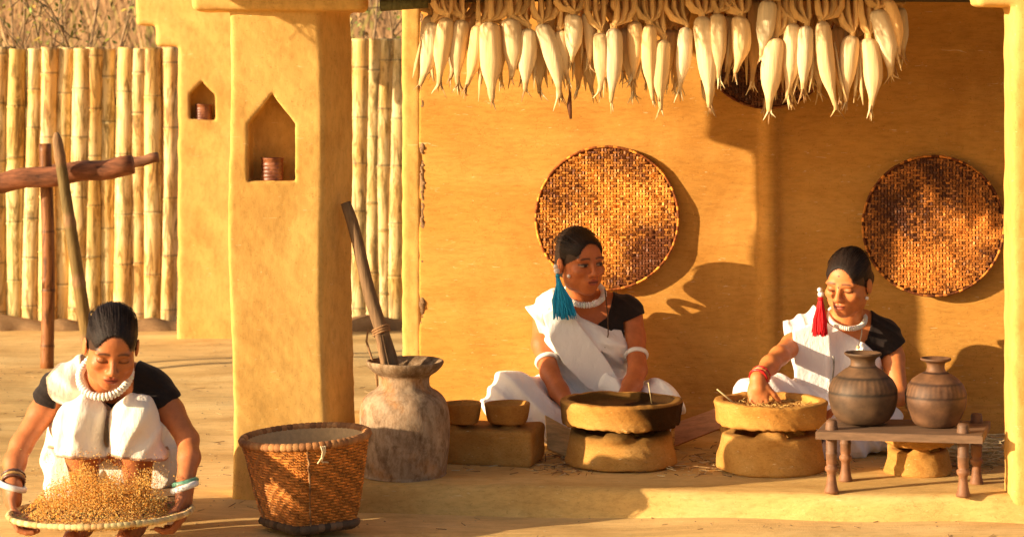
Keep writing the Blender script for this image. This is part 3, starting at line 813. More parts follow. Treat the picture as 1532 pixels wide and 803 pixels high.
# ------------------------------------------------------------------ round stoves
def stove(name, label, c, rb, rt_, hb, rr, rz0, rz1, soot, group, fill=None):
    t = thing(name, label, 'stove', c, group)
    S = Sdf((c.x - rr - .03, c.y - rr - .03, c.z - .01), (c.x + rr + .03, c.y + rr + .03, c.z + rz1 + .03), .005)
    S.cyl((c.x, c.y, c.z + hb / 2), rb, rt_, hb / 2, .010)
    S.cyl((c.x, c.y, c.z + hb), rt_ * .62, rt_ * .78, hb * .6, .01, .006, 'sub')
    for a in (-95, 150, 30):
        a = math.radians(a); d = Vector((math.cos(a), math.sin(a), 0)) * (rt_ * .86)
        S.ell(c + d + Vector((0, 0, hb + .001)), (rt_ * .30, rt_ * .22, (rz0 - hb) * .5 + .012), Matrix.Rotation(a + math.pi / 2, 3, 'Z'), .012)
    S.warp(lambda x, y, z: .0028 * wob(x, y, z, 34) + .001 * wob(x, y, z, 100))
    def cf(V):
        o_ = np.ones((len(V), 3)); 
        if soot: k = np.clip((V[:, 2] - c.z - hb + .03) / .04, 0, 1)[:, None] * .8; o_ = o_ * (1 - k) + np.array([.05, .04, .035]) * k
        return o_
    S.build('stove_base', M['mud_stove'], t, cf)
    S = Sdf((c.x - rr - .03, c.y - rr - .03, c.z + rz0 - .02), (c.x + rr + .03, c.y + rr + .03, c.z + rz1 + .03), .0045)
    h = (rz1 - rz0) / 2; cz = c.z + rz0 + h
    S.cyl((c.x, c.y, cz), rr * .97, rr, h, .007)
    S.cyl((c.x, c.y, cz + h * 1.15), rr * .80, rr * .87, h * .75, .008, .005, 'sub')
    S.warp(lambda x, y, z: .003 * wob(x, y, z, 30) + .0012 * wob(x, y, z, 110) + .003 * np.exp(-((z - cz + h) / .008) ** 2) * wob(x, y, z, 150))
    def cf2(V):
        o_ = np.ones((len(V), 3)) * np.array([1.05, 1.0, .9])
        if soot:
            x = (V[:, 0] - c.x) / rr; ins = (np.hypot(V[:, 0] - c.x, V[:, 1] - c.y) < rr * .87) 
            k = np.clip((x - .06 + .22 * wob(V[:, 0], V[:, 1], V[:, 2], 22)) * 4.5, 0, 1) + np.clip((-.82 - x) * 5, 0, .8)
            k = np.maximum(np.clip(k, 0, .97), ins * .72)[:, None]
            top = (V[:, 2] > cz + h - .006)[:, None]; k = np.where(top & ~ins[:, None], k * .5, k)
            o_ = o_ * (1 - k) + np.array([.045, .035, .03]) * k
        return o_
    S.build('rim_ring', M['mud_stove'], t, cf2)
    if fill:
        b = MB()
        for i in range(230):
            a = random.uniform(0, 6.28); q = rr * .82 * math.sqrt(random.random()); p = Vector((c.x + q * math.cos(a), c.y + q * math.sin(a), cz + h * .46 + random.uniform(0, .004)))
            d = Vector((random.gauss(0, 1), random.gauss(0, 1), random.gauss(0, .35))).normalized() * random.uniform(.006, .02)
            b.tube([p - d, p + d], .0014, 3, False, random.choice(fill))
        b.build('straw_filling', M['straw'], t, 'stuff')
    return t
G = 'round mud stoves in a row on the platform'
st1 = stove('mud_stove', 'soot blackened round mud stove in front of the woman with the blue tassel', Vector((at(929, 700, 7.19).x, 7.19, PZ)), .174, .155, .100, .19, .124, .200, True, G)
st2 = stove('mud_stove', 'clean ochre round mud stove under the hand of the woman with the red tassel', Vector((at(1153, 700, 7.10).x, 7.10, PZ)), .170, .150, .112, .174, .138, .210, False, G, [(.62, .38, .12), (.5, .28, .08)])
st3 = stove('mud_stove', 'small ochre mud stove standing under the wooden stool', Vector((at(1374, 700, 7.02).x, 7.02, PZ)), .105, .088, .075, .106, .088, .125, False, G)
b = MB()
for i in range(800):
    px = random.uniform(640, 1500); Y = random.uniform(7.02, 7.7)
    if random.random() < .5: px = random.choice((855, 1015, 1075, 1235, 1440, 830)) + random.gauss(0, 22); Y = random.uniform(6.95, 7.35)
    p = at(px, 700, Y); p.z = PZ + random.uniform(.002, .008); d = Vector((random.gauss(0, 1), random.gauss(0, 1), random.gauss(0, .12))).normalized() * random.uniform(.004, .02)
    b.tube([p - d, p + d], random.uniform(.0008, .0018), 3, False, random.choice([(.6, .42, .18), (.35, .2, .08), (.7, .55, .3), (.2, .12, .06)]))
for i in range(260):
    p = at(random.gauss(1462, 22), 700, random.uniform(7.1, 7.5)); p.z = PZ + random.uniform(.004, .05); d = Vector((random.gauss(0, 1), random.gauss(0, .3), random.gauss(0, .1))).normalized() * random.uniform(.02, .07)
    b.tube([p - d, p + d], .0018, 3, False, random.choice([(.62, .48, .26), (.5, .36, .16), (.72, .58, .34)]))
tag(b.build('straw_litter', M['straw'], None, 'stuff'), 'loose straw and chaff lying between the stoves on the platform', 'straw')
b = MB(); b.tube([at(1073, 582, 7.05), at(1110, 612, 7.12)], .0022, 5, True, (.75, .6, .3)); tag(b.build('straw_stalk', M['straw']), 'single pale stalk leaning over the left rim of the clean stove', 'stalk')
b = MB(); b.tube([at(970, 572, 7.15), at(975, 603, 7.2)], .0016, 5, True, (.75, .6, .3)); tag(b.build('straw_stalk', M['straw']), 'thin upright straw standing in the soot blackened stove', 'stalk')
# boards behind the stoves
def board(pts, Y0, Y1, label, col, th=.008):
    P = [at(a, b_, Y0 if k < 2 else Y1) for k, (a, b_) in enumerate(pts)]
    n_ = (P[1] - P[0]).cross(P[3] - P[0]).normalized() * th
    b = MB(); b.add(P + [p + n_ for p in P], [(0, 1, 2, 3), (7, 6, 5, 4), (0, 4, 5, 1), (1, 5, 6, 2), (2, 6, 7, 3), (3, 7, 4, 0)], col, False)
    cc = sum(P, Vector()) / 4
    for i, v in enumerate(b.v): b.v[i] = tuple(Vector(v))
    tag(b.build('wooden_board', M['plank'], None, None, cc), label, 'board')
board([(819, 672), (862, 690), (862, 648), (815, 622)], 7.28, 7.34, 'pale thin board lying between the mud block and the sooty stove', (.75, .5, .22))
board([(1010, 668), (1082, 640), (1084, 608), (1010, 634)], 7.45, 7.5, 'reddish board leaning behind and between the two round stoves', (.55, .24, .10))
board([(1232, 705), (1325, 690), (1325, 660), (1232, 672)], 7.5, 7.52, 'dull reddish board lying behind the legs of the wooden stool', (.38, .17, .07))

# ------------------------------------------------------------------ stool and its two pots
sto = thing('wooden_stool', 'low dark wooden stool with turned legs carrying two clay pots', 'stool', (at(1345, 740, 6.8).x, 6.8, PZ))
ZT = .245
fl_, fr_, br_, bl_ = (1220, 6.66), (1470, 6.58), (1482, 6.86), (1240, 6.92)
P = [at(px, 0, Y) for px, Y in (fl_, fr_, br_, bl_)]
b = MB(); top = [Vector((p.x, p.y, ZT)) for p in P]; bot = [Vector((p.x, p.y, ZT - .020)) for p in P]
def ins(l, f_): c = sum(l, Vector()) / 4; return [c + (p - c) * f_ for p in l]
t2 = [v + Vector((0, 0, .002)) for v in ins(top, .985)]
b.add(bot + top + t2, [(3, 2, 1, 0), (0, 1, 5, 4), (1, 2, 6, 5), (2, 3, 7, 6), (3, 0, 4, 7), (4, 5, 9, 8), (5, 6, 10, 9), (6, 7, 11, 10), (7, 4, 8, 11), (8, 9, 10, 11)], (.20, .115, .065), False)
b.build('seat', M['plank'], sto)
lp = [(0, 0), (10.5, 0), (11, 3), (9, 9), (7.5, 18), (6.5, 28), (7, 32), (9.5, 35), (10, 38), (9.5, 41), (7, 43), (8, 46), (8.5, 60), (9, 61), (9, 63), (8, 64), (8.5, 85), (9.5, 100), (9.5, 103), (8.8, 104), (8.8, 109), (7.5, 113), (0, 114)]
for px, Y, zt in ((1244, 6.70, 0), (1441, 6.64, 0), (1265, 6.88, 0), (1461, 6.83, 0)):
    c = at(px, 0, Y); c.z = PZ; s1 = 6.68 / F; k = (ZT + .03 - PZ) / (114 * s1)
    b = MB(); b.lathe(c, [(r * s1, z * s1 * k) for r, z in lp], 20, None, lambda r, z, a: (.17, .085, .045) if z > .10 else (.25, .11, .05)); b.build('leg', M['clay'], sto)
def pot(px, Y, r, lipr, h, label, pr, c0, c1, ridges):
    c = at(px, 0, Y); c.z = ZT + .003
    t = thing('clay_pot', label, 'pot', c)
    s1 = Y / F
    def f_(rr, z, a):
        q = rr * (1 + .006 * math.sin(2 * a + 1) + .004 * math.sin(5 * a + z * 40))
        zz = z / h
        if .45 < zz < .62 and rr > r * .6: q += .0022 * (math.sin(40 * a) > .1)
        if .76 < zz < .9: q += .0007 * math.sin(z * 900)
        return q, z
    def cf(rr, z, a):
        k = .5 + .5 * math.sin(1.7 * a + z * 25) * math.sin(z * 60 + a * 2); g_ = max(0, min(1, k)); zz = z / h
        if .45 < zz < .62 and math.sin(40 * a) <= .1: g_ *= .3
        if abs(zz - .64) < .012 or abs(zz - .43) < .012 or abs(zz - .78) < .01: g_ = -.4
        return tuple(c0[i] + (c1[i] - c0[i]) * g_ for i in range(3))
    b = MB(); b.lathe(c, smooth_prof([(q * s1, z * s1) for q, z in pr], 4), 72, f_, cf); b.build('vessel', M['clay'], t)
pot(1291, 6.80, 51 * 6.8 / F, 0, .215, 'larger grey brown clay water pot on the left of the stool', [(0, 0), (22, 0), (36, 5), (46, 18), (51, 40), (49, 55), (42, 68), (30, 79), (20, 86), (18, 92), (20, 98), (27, 103), (27.5, 106), (25, 106), (17, 99), (15, 90), (20, 78), (40, 50), (0, 20)], (.07, .04, .022), (.16, .085, .042), 0)
pot(1400, 6.76, 45.5 * 6.76 / F, 0, .2, 'smaller reddish clay pot with stamped band on the right of the stool', [(0, 0), (24, 0), (32, 4), (37, 12), (44, 30), (45.5, 42), (43, 55), (36, 68), (24, 77), (15, 82), (13, 90), (15, 95), (22, 98), (22.5, 101), (20, 101), (12, 94), (11, 86), (16, 74), (36, 45), (0, 15)], (.085, .04, .02), (.19, .09, .042), 0)

# ------------------------------------------------------------------ pole frame at the left
FRY = 10.0
b = MB()
def rough_log(b, A, B_, r0, r1, col, n=14, k=16):
    b.tube([A + (B_ - A) * (i / k) + Vector((0, 0, .006 * math.sin(i * 1.3))) for i in range(k + 1)], [(r0 + (r1 - r0) * i / k) * random.uniform(.97, 1.03) for i in range(k + 1)], n, True, col, .05)
rough_log(b, at(-60, 280, FRY - .06), at(199, 248, FRY - .06), .047, .042, (.30, .11, .05))
tag(b.build('crossbar_log', M['log']), 'thick rough reddish brown log lying across two poles at the left', 'log')
b = MB(); rough_log(b, at(60, 258, FRY + .09), at(237, 237, FRY + .09), .026, .022, (.32, .14, .07), 10)
tag(b.build('crossbar_pole', M['log']), 'thin brown pole behind the thick log, reaching farthest right', 'pole')
t = thing('bamboo_post', 'dark upright bamboo post with cut hollow top carrying the log', 'post', at(72, 545, 10.05))
culm(10.0, 72, 15, 215, 545, t, -.008, (.34, .17, .10), 'culm')
t = thing('bamboo_post', 'green leaning bamboo post with rounded tip crossing the log', 'post', at(135, 560, 9.8))
b = MB(); A, B_ = at(84, 198, 9.86), at(139, 560, 9.86); k = 40; pth = []; rad = []; cl = []
for i in range(k + 1):
    u = i / k; p = A + (B_ - A) * u; r = .022 + .008 * u; d = min(abs(u - q) for q in (.11, .37, .62, .86))
    if i == 0: r = .008
    if i == 1: r = .02
    if d < .013: r *= 1.12
    pth.append(p); rad.append(r); cl.append((.30, .17, .08) if d < .03 or u < .1 else (.16 + .1 * u, .115 + .04 * u, .045))
b.tube(pth, rad, 14, True, cl); b.build('culm', M['bark'], t)

# ------------------------------------------------------------------ hanging corn
def corn(xt, yt_, xb, yb, w_, Y, idx):
    top = at(xt, yt_, Y); tip = at(xb, yb, Y); Lc = (tip - top).length
    label = None
    t = bpy.data.objects.new('corn_cob', None); C.objects.link(t); t.location = top
    d = (tip - top).normalized(); sx = Vector((0, 1, 0)).cross(d).normalized(); sy = d.cross(sx)
    R = w_ * 1.08 / 2 / F * Y
    prof = [(0, .34), (.02, .66), (.06, .88), (.13, 1.0), (.28, 1.05), (.44, 1.04), (.56, .96), (.65, .80), (.72, .62), (.79, .45), (.87, .33), (.94, .28), (1, .16)]
    n = 16; vs = []; cl = []; ph = random.uniform(0, 6); bend = random.uniform(-.012, .012); nr = random.choice((5, 6, 7)); br = random.uniform(.82, 1.08); warm = random.uniform(0, 1)
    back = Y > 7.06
    for i, (u, r) in enumerate(prof):
        for k in range(n):
            a = 2 * math.pi * k / n
            q = r * R * (1 + .07 * math.sin(nr * a + ph + 2.2 * u) + .04 * math.sin(2 * a + ph) + random.uniform(-.02, .02))
            p = top + d * (u * Lc) + sx * (q * math.cos(a) + bend * math.sin(u * 3.1)) + sy * q * math.sin(a) * .9
            vs.append(p); g_ = br * (1 + .05 * math.sin(nr * a + ph)) * (1.0 if u > .05 else .75)
            base = (.88, .70 - .14 * warm, .43 - .20 * warm)
            if u > .8: base = (.66, .44, .20)
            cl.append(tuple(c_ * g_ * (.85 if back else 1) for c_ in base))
    fs = [(i * n + k, i * n + (k + 1) % n, (i + 1) * n + (k + 1) % n, (i + 1) * n + k) for i in range(len(prof) - 1) for k in range(n)]
    fs += [tuple(range(n))[::-1], tuple(range((len(prof) - 1) * n, len(prof) * n))]
    b = MB(); b.add(vs, fs, cl); b.build('husk', M['husk'], t)
    b = MB()
    for q in range(random.choice((3, 4, 5))):       # frayed tip
        o_ = sx * random.gauss(0, .007) + sy * random.gauss(0, .006); l = random.uniform(.012, .035)
        b.tube([tip - d * .03, tip + o_ * .5, tip + o_ * 1.7 + d * l], [.006, .004, .001], 4, True, random.choice([(.62, .42, .18), (.8, .64, .36), (.4, .22, .09)]), 0, .35)
    if random.random() < .65:                        # loose leaf along the side
        s1 = random.choice((-1, 1)); p1 = top + d * Lc * .25 + sx * s1 * R * .95; p2 = top + d * Lc * .7 + sx * s1 * R * .95; p3 = top + d * Lc * random.uniform(.9, 1.02) + sx * s1 * R * random.uniform(.5, 1.3)
        b.tube([p1, p2, p3], [.004, .008, .0015], 5, True, (.66, .45, .2), 0, .3)
    b.build('frayed_tip', M['husk'], t)
    b = MB()                                         # husk leaves pulled up to the pole
    zt_ = max(at(0, -14, Y).z, top.z + .03)
    nn = random.choice((3, 3, 4)); off = random.uniform(-.02, .02)
    for q in range(nn):
        o1 = (q - (nn - 1) / 2) * .014 + off; e1 = Vector((top.x + o1 * 1.8, Y + .02, zt_))
        mid = top.lerp(e1, .5) + Vector((o1 * .9, -.012 + .006 * q, 0))
        path = [top + d * .012, top - d * .008 + sx * o1 * .2, top.lerp(mid, .5) + Vector((o1 * .3, -.004, 0)), mid, e1]
        b.tube(path, [R * .42, R * .34, R * .5, R * .42, R * .3], 9, True, (lambda f_: (.78 * f_, .47 * f_, .17 * f_))(random.uniform(.7, 1.1)), .16, .38)
    b.build('husk_tie', M['husk'], t)
    return t
zc = 3.345
L6 = [(165, 115, 95, 430, 85), (230, 90, 190, 430, 80), (305, 100, 285, 430, 80), (390, 130, 325, 440, 72), (440, 112, 455, 510, 108), (545, 93, 550, 395, 92), (635, 145, 620, 460, 80), (700, 122, 795, 490, 86), (795, 155, 838, 410, 75), (860, 72, 850, 320, 78), (925, 68, 935, 340, 56), (995, 165, 995, 465, 80), (1065, 143, 1050, 515, 80), (1170, 108, 1160, 400, 76), (1245, 125, 1260, 505, 70), (1310, 200, 1300, 550, 86)]
L6b = [(265, 120, 245, 400, 66), (360, 60, 350, 300, 60), (500, 130, 500, 410, 66), (590, 60, 600, 320, 60), (690, 170, 690, 470, 66), (740, 60, 760, 330, 60), (765, 200, 800, 485, 60), (940, 250, 955, 465, 55), (1000, 95, 1030, 410, 66), (1120, 140, 1165, 480, 70), (1215, 150, 1235, 405, 60), (180, 200, 180, 420, 50), (1345, 150, 1330, 430, 60)]
L7 = [(155, 138, 120, 460, 70), (235, 83, 270, 540, 90), (312, 68, 318, 405, 80), (425, 83, 400, 370, 92), (570, 3, 530, 290, 80), (605, 190, 570, 565, 100), (690, 118, 660, 495, 85), (757, 130, 740, 465, 75), (835, 108, 910, 550, 84), (985, 180, 955, 515, 80), (1065, 193, 1080, 550, 86), (1110, 50, 1180, 385, 98), (1160, 0, 1222, 280, 72)]
L7b = [(375, 78, 365, 380, 62), (500, 3, 485, 430, 62), (95, 150, 100, 440, 62), (660, 60, 690, 500, 60), (790, 200, 822, 470, 62), (915, 135, 930, 500, 62), (1010, 200, 1005, 440, 56), (1225, 40, 1245, 290, 62), (1150, 200, 1205, 365, 50), (250, 350, 280, 535, 50), (560, 150, 550, 545, 45), (720, 260, 750, 465, 60)]
lst = [(600 + a / zc, b_ / zc, 600 + c / zc, d / zc, w_ / zc, 6.98) for a, b_, c, d, w_ in L6] + [(980 + a / zc, b_ / zc, 980 + c / zc, d / zc, w_ / zc, 6.98) for a, b_, c, d, w_ in L7]
lsb = [(600 + a / zc, b_ / zc, 600 + c / zc, d / zc, w_ / zc, 7.08) for a, b_, c, d, w_ in L6b] + [(980 + a / zc, b_ / zc, 980 + c / zc, d / zc, w_ / zc, 7.08) for a, b_, c, d, w_ in L7b]
for k_ in range(15):
    x_ = 640 + k_ * 47 + random.uniform(-9, 9); y_ = random.uniform(8, 55); lsb.append((x_, y_, x_ + random.uniform(-6, 6), y_ + random.uniform(78, 98), random.uniform(17, 22), 7.13))
lst.sort(); nf = len(lst)
ordw = ['first', 'second', 'third', 'fourth', 'fifth', 'sixth', 'seventh', 'eighth', 'ninth', 'tenth', 'eleventh', 'twelfth', 'thirteenth', 'fourteenth', 'fifteenth', 'sixteenth', 'seventeenth', 'eighteenth', 'nineteenth', 'twentieth', 'twenty-first', 'twenty-second', 'twenty-third', 'twenty-fourth', 'twenty-fifth', 'twenty-sixth', 'twenty-seventh', 'twenty-eighth', 'twenty-ninth']
for i, (a, b_, c, d, w_, Y) in enumerate(lst):
    o = corn(a, b_, c, d, w_, Y + random.uniform(-.02, .015), i)
    lean = 'leaning left' if c < a - 8 else ('leaning right' if c > a + 8 else 'hanging straight')
    if i < 15: lb = ('leftmost' if i == 0 else ordw[i] + ' from the left') + ' of the front dried corn cobs, ' + lean
    else: lb = ('rightmost' if i == nf - 1 else ordw[nf - 1 - i] + ' from the right') + ' of the front dried corn cobs, ' + lean
    tag(o, lb, 'corn cob', 'dried corn cobs hung in a row under the eave')
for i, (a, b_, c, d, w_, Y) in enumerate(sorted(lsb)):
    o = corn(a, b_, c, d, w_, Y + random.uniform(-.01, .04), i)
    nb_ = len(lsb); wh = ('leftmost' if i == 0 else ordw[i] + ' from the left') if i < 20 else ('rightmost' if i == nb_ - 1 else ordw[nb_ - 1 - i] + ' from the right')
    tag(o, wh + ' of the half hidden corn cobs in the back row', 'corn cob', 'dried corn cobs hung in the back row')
b = MB(); b.tube([at(851, 118, 7.05), at(853, 140, 7.05), at(852, 158, 7.05), at(854, 178, 7.05)], [.003, .0035, .009, .004], 6, True, (.14, .05, .02), .2)
tag(b.build('corn_tassel', M['husk']), 'thin dark withered tassel dangling lowest below the corn cobs at left centre', 'tassel')

# ------------------------------------------------------------------ shrubs behind the fence
def shrub(px, py, Y, spread, h, nb, label, leafc, seed):
    random.seed(seed)
    base = at(px, py, Y); base.z = hz(base.x, Y) if Y > 14.5 else 0
    t = thing('shrub', label, 'shrub', base); b = MB(); lf = MB()
    for i in range(nb):
        a = random.gauss(0, .38) * spread; p = base.copy(); d = Vector((math.sin(a), random.gauss(0, .2), math.cos(a))).normalized(); path = [p.copy()]; L_ = h * random.uniform(.7, 1.15); n = 12
        for k in range(n):
            d = (d + Vector((random.gauss(0, .10), random.gauss(0, .1), random.gauss(.02, .05)))).normalized(); p = p + d * (L_ / n); path.append(p.copy())
            if k > 3:
                for q in range(2):
                    e_ = (d + Vector((random.gauss(0, .7), random.gauss(0, .5), random.gauss(0, .4)))).normalized(); tw = [p, p + e_ * .12, p + e_ * .26 + Vector((0, 0, .04))]
                    b.tube(tw, [.005, .004, .002], 3, False, (.28, .19, .10))
                    for z in range(5):
                        c_ = p + e_ * random.uniform(.05, .3) + Vector((random.gauss(0, .035), random.gauss(0, .035), random.gauss(0, .035))); u = Vector((random.gauss(0, 1), random.gauss(0, 1), random.gauss(0, 1))).normalized(); v = u.orthogonal().normalized(); s = random.uniform(.007, .016)
                        cc = tuple(q_ * random.uniform(.6, 1.3) for q_ in leafc)
                        lf.add([c_ - u * s * 1.6, c_ + v * s * .7, c_ + u * s * 1.6, c_ - v * s * .7], [(0, 1, 2, 3)], cc, False)
        b.tube(path, [.020 * (1 - .8 * k / n) for k in range(n + 1)], 5, False, (.34, .22, .12))
    b.build('branches', M['bark'], t); lf.build('leaves', M['leaf'], t, 'stuff')
shrub(105, 300, 13.2, 1.0, 1.95, 13, 'bare branched shrub with sparse yellow green leaves behind the left fence', (.30, .27, .05), 5)
shrub(20, 300, 14.2, 1.2, 2.0, 4, 'loose leafy shrub behind the fence at the upper left corner', (.30, .30, .05), 6)
#shrub(200, 300, 14.0, .8, 1.8, 5, 'thin twiggy bush behind the fence near the far pillar', (.22, .16, .05), 8)
shrub(552, 300, 13.4, .7, 2.0, 10, 'leafy bush showing above the fence between pillar and house', (.26, .27, .05), 9)
random.seed(31)
# ------------------------------------------------------------------ people
def head_matrix(c, yaw, pitch, roll, s):
    R = Matrix.Rotation(math.radians(yaw), 3, 'Z') @ Matrix.Rotation(math.radians(pitch), 3, 'X') @ Matrix.Rotation(math.radians(roll), 3, 'Y')
    return c, R, s
def add_head(S, H, neck_base):
    c, R, s = H
    W = lambda p: np.array(c + R @ (Vector(p) * s))
    E = lambda p, r, k, mode='add', RR=None: S.ell(W(p), np.array(r) * s, R if RR is None else R @ RR, k, mode)
    E((0, .014, .033), (.069, .088, .078), .01)
    E((0, -.026, -.030), (.061, .062, .078), .03)
    E((0, -.040, .040), (.055, .045, .045), .03)
    E((0, -.058, -.090), (.026, .024, .021), .028)
    for sx in (-1, 1):
        E((sx * .045, -.010, -.062), (.020, .035, .030), .03)
        E((sx * .042, -.064, -.024), (.020, .019, .017), .018)
        E((sx * .028, -.079, .019), (.026, .011, .008), .012)
        E((sx * .0315, -.100, -.001), (.018, .014, .010), .009, 'sub')
        E((sx * .0315, -.0765, -.001), (.0155, .0125, .0115), .003)
        E((sx * .0115, -.0985, -.034), (.0085, .010, .0068), .005)
        Er = Matrix.Rotation(sx * math.radians(-12), 3, 'Z')
        E((sx * .0765, .010, -.010), (.006, .017, .029), .006, 'add', Er)
        E((sx * .084, .006, -.006), (.005, .009, .017), .004, 'sub', Er)
    S.cap(W((0, -.084, .012)), W((0, -.1085, -.029)), .0075 * s, .0105 * s, .010)
    E((0, -.074, -.058), (.029, .021, .024), .018)
    E((0, -.0930, -.0555), (.0215, .0085, .0048), .005)
    E((0, -.0905, -.0665), (.0175, .0095, .0062), .005)
    E((0, -.104, -.0605), (.021, .010, .0016), .002, 'sub')
    E((0, -.0985, -.0455), (.0025, .004, .006), .004, 'sub')
    S.cap(W((0, .022, -.055)), neck_base, .046 * s, .050, .02)
def head_cols(V, col, H, eyes, bindi=None):
    c, R, s = H
    L_ = (V - np.array(c)) @ np.array(R) / s
    x, y, z = L_[:, 0], L_[:, 1], L_[:, 2]; ax = np.abs(x); fr = (y < -.035) & (ax < .07) & (z > -.12) & (z < .12)
    def paint(m, c_, a): 
        m = np.clip(m, 0, 1)[:, None] * a; col[:] = col * (1 - m) + np.array(c_) * m
    q = np.sqrt((x / .0615) ** 2 + ((y + .118) / .088) ** 2 + ((z + .016) / .104) ** 2); aa = np.arctan2(x, z)
    paint(np.clip((q - .955 + .03 * np.sin(aa * 61) + .02 * np.sin(aa * 137)) * 22, 0, 1) * (z > -.012 + .5 * np.maximum(0, .0 - y)) * (ax < .0735) * (y < .02) * (z > -.02), (.02, .01, .007), .95)
    bz = .0205 + .0035 * np.cos((ax - .026) * 80)
    paint(fr * np.exp(-((z - bz) / .0038) ** 4) * np.clip((ax - .009) * 300, 0, 1) * np.clip((.050 - ax) * 150, 0, 1), (.025, .01, .006), .85)
    lipm = fr * (((x / .0225) ** 2 + ((z + .061) / .0105) ** 2) < 1)
    paint(lipm, (.30, .045, .03), .75)
    paint(fr * (ax < .019) * np.exp(-((z + .0605) / .0026) ** 2), (.05, .012, .008), .85)
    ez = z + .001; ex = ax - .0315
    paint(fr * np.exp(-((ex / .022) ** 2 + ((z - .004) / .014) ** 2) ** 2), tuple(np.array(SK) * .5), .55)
    if eyes == 'open':
        op = ((ex / .0145) ** 2 + ((ez) / .0052) ** 2) < 1
        paint(fr * op, (.34, .25, .18), .95)
        gx = x - np.sign(x) * .0315 - .004
        paint(fr * op * (((gx / .0072) ** 2 + (ez / .007) ** 2) < 1), (.015, .008, .005), 1)
        paint(fr * (ex > -.0155) * (ex < .0165) * np.exp(-((ez - .0052 + (ex * 14) ** 2 * .03) / .0032) ** 2), (.015, .008, .006), .95)
        paint(fr * (np.abs(ex) < .014) * np.exp(-((ez + .0052) / .0024) ** 2), (.08, .02, .012), .6)
    else:
        paint(fr * (np.abs(ex) < .0165) * np.exp(-((ez + .0052 - (ex * 60) ** 2 * .002) / .0032) ** 2), (.02, .008, .006), .95)
    paint(fr * (((ax - .0105) / .0042) ** 2 + ((z + .0395) / .0024) ** 2 < 1) * (y < -.09), (.05, .015, .01), .8)
    if bindi:
        for bx, bz_ in bindi: paint(fr * ((x - bx) ** 2 + (z - bz_) ** 2 < .0032 ** 2), (.03, .01, .008), 1)
def hair(H, parent, bun, part=0):
    c, R, s = H; h = .003
    r_ = .15 * s
    S = Sdf(np.array(c) - r_, np.array(c) + r_, h)
    W = lambda p: np.array(c + R @ (Vector(p) * s))
    S.ell(W((0, .018, .037)), np.array((.0745, .0945, .0855)) * s, R)
    S.ell(W((0, .045, -.015)), np.array((.072, .064, .062)) * s, R, .02)
    S.ell(W((0, -.038, .043)), np.array((.0635, .0545, .0545)) * s, R, .012)
    # face opening and ears
    S.ell(W((0, -.118, -.016)), np.array((.0615, .088, .104)) * s, R, .004, 'sub')
    S.ell(W((0, -.10, -.10)), np.array((.10, .105, .075)) * s, R, .01, 'sub')
    for sx in (-1, 1): S.ell(W((sx * .080, .004, -.018)), np.array((.022, .020, .032)) * s, R, .006, 'sub')
    for (p, r) in bun: S.ell(W(p), np.array(r) * s, R, .012)
    Rn = np.array(R)
    def wv(x, y, z):
        q = np.stack([x - c[0], y - c[1], z - c[2]], 1) @ Rn / s
        a = np.arctan2(q[:, 0], q[:, 2] + .03)
        return .0003 * np.sin(a * 34 + 3 * np.sin(q[:, 1] * 22)) + .0004 * np.sin(a * 71 + q[:, 1] * 30)
    S.warp(wv, .012)
    def cf(V):
        q = (V - np.array(c)) @ Rn / s; a = np.arctan2(q[:, 0], q[:, 2] + .03)
        k = 1 + .3 * np.sin(a * 83 + 4 * np.sin(q[:, 1] * 20)) * np.sin(a * 31); return np.clip(k, .3, 1.3)[:, None] * np.array([.018, .009, .006])
    ho = S.build('hair', M['hair'], parent, cf)
    b = MB()
    for i in range(70):
        a = random.uniform(-1.25, 1.25); e0 = random.uniform(-.75, -.35); pts = []
        for j in range(7):
            e = e0 + j * .3; rr = 1.02 + .018 * math.sin(j * .9 + i) + .012 * random.random()
            pts.append(Vector(W((.075 * rr * math.sin(a) * math.cos(e * .6), .018 + .094 * rr * math.sin(e), .037 + .0855 * rr * math.cos(e) * math.cos(a)))))
        b.tube(pts, [.0003, .0006, .0007, .0007, .0006, .0005, .0003], 3, False, (.02, .011, .008))
    b.build('loose_strands', M['hair'], ho, 'stuff')
    return ho
def finger(S, p, d, n, ls, cs, r0, r1, k=.002):
    ax = d.cross(n).normalized(); ang = 0; q = p.copy()
    for i, (l, c_) in enumerate(zip(ls, cs)):
        ang += c_; dd = Matrix.Rotation(ang, 3, ax) @ d; e = q + dd * l
        ra = r0 + (r1 - r0) * i / 3; rb = r0 + (r1 - r0) * (i + 1) / 3
        S.cap(q, e, ra, rb, k if i else .005); q = e
    return q
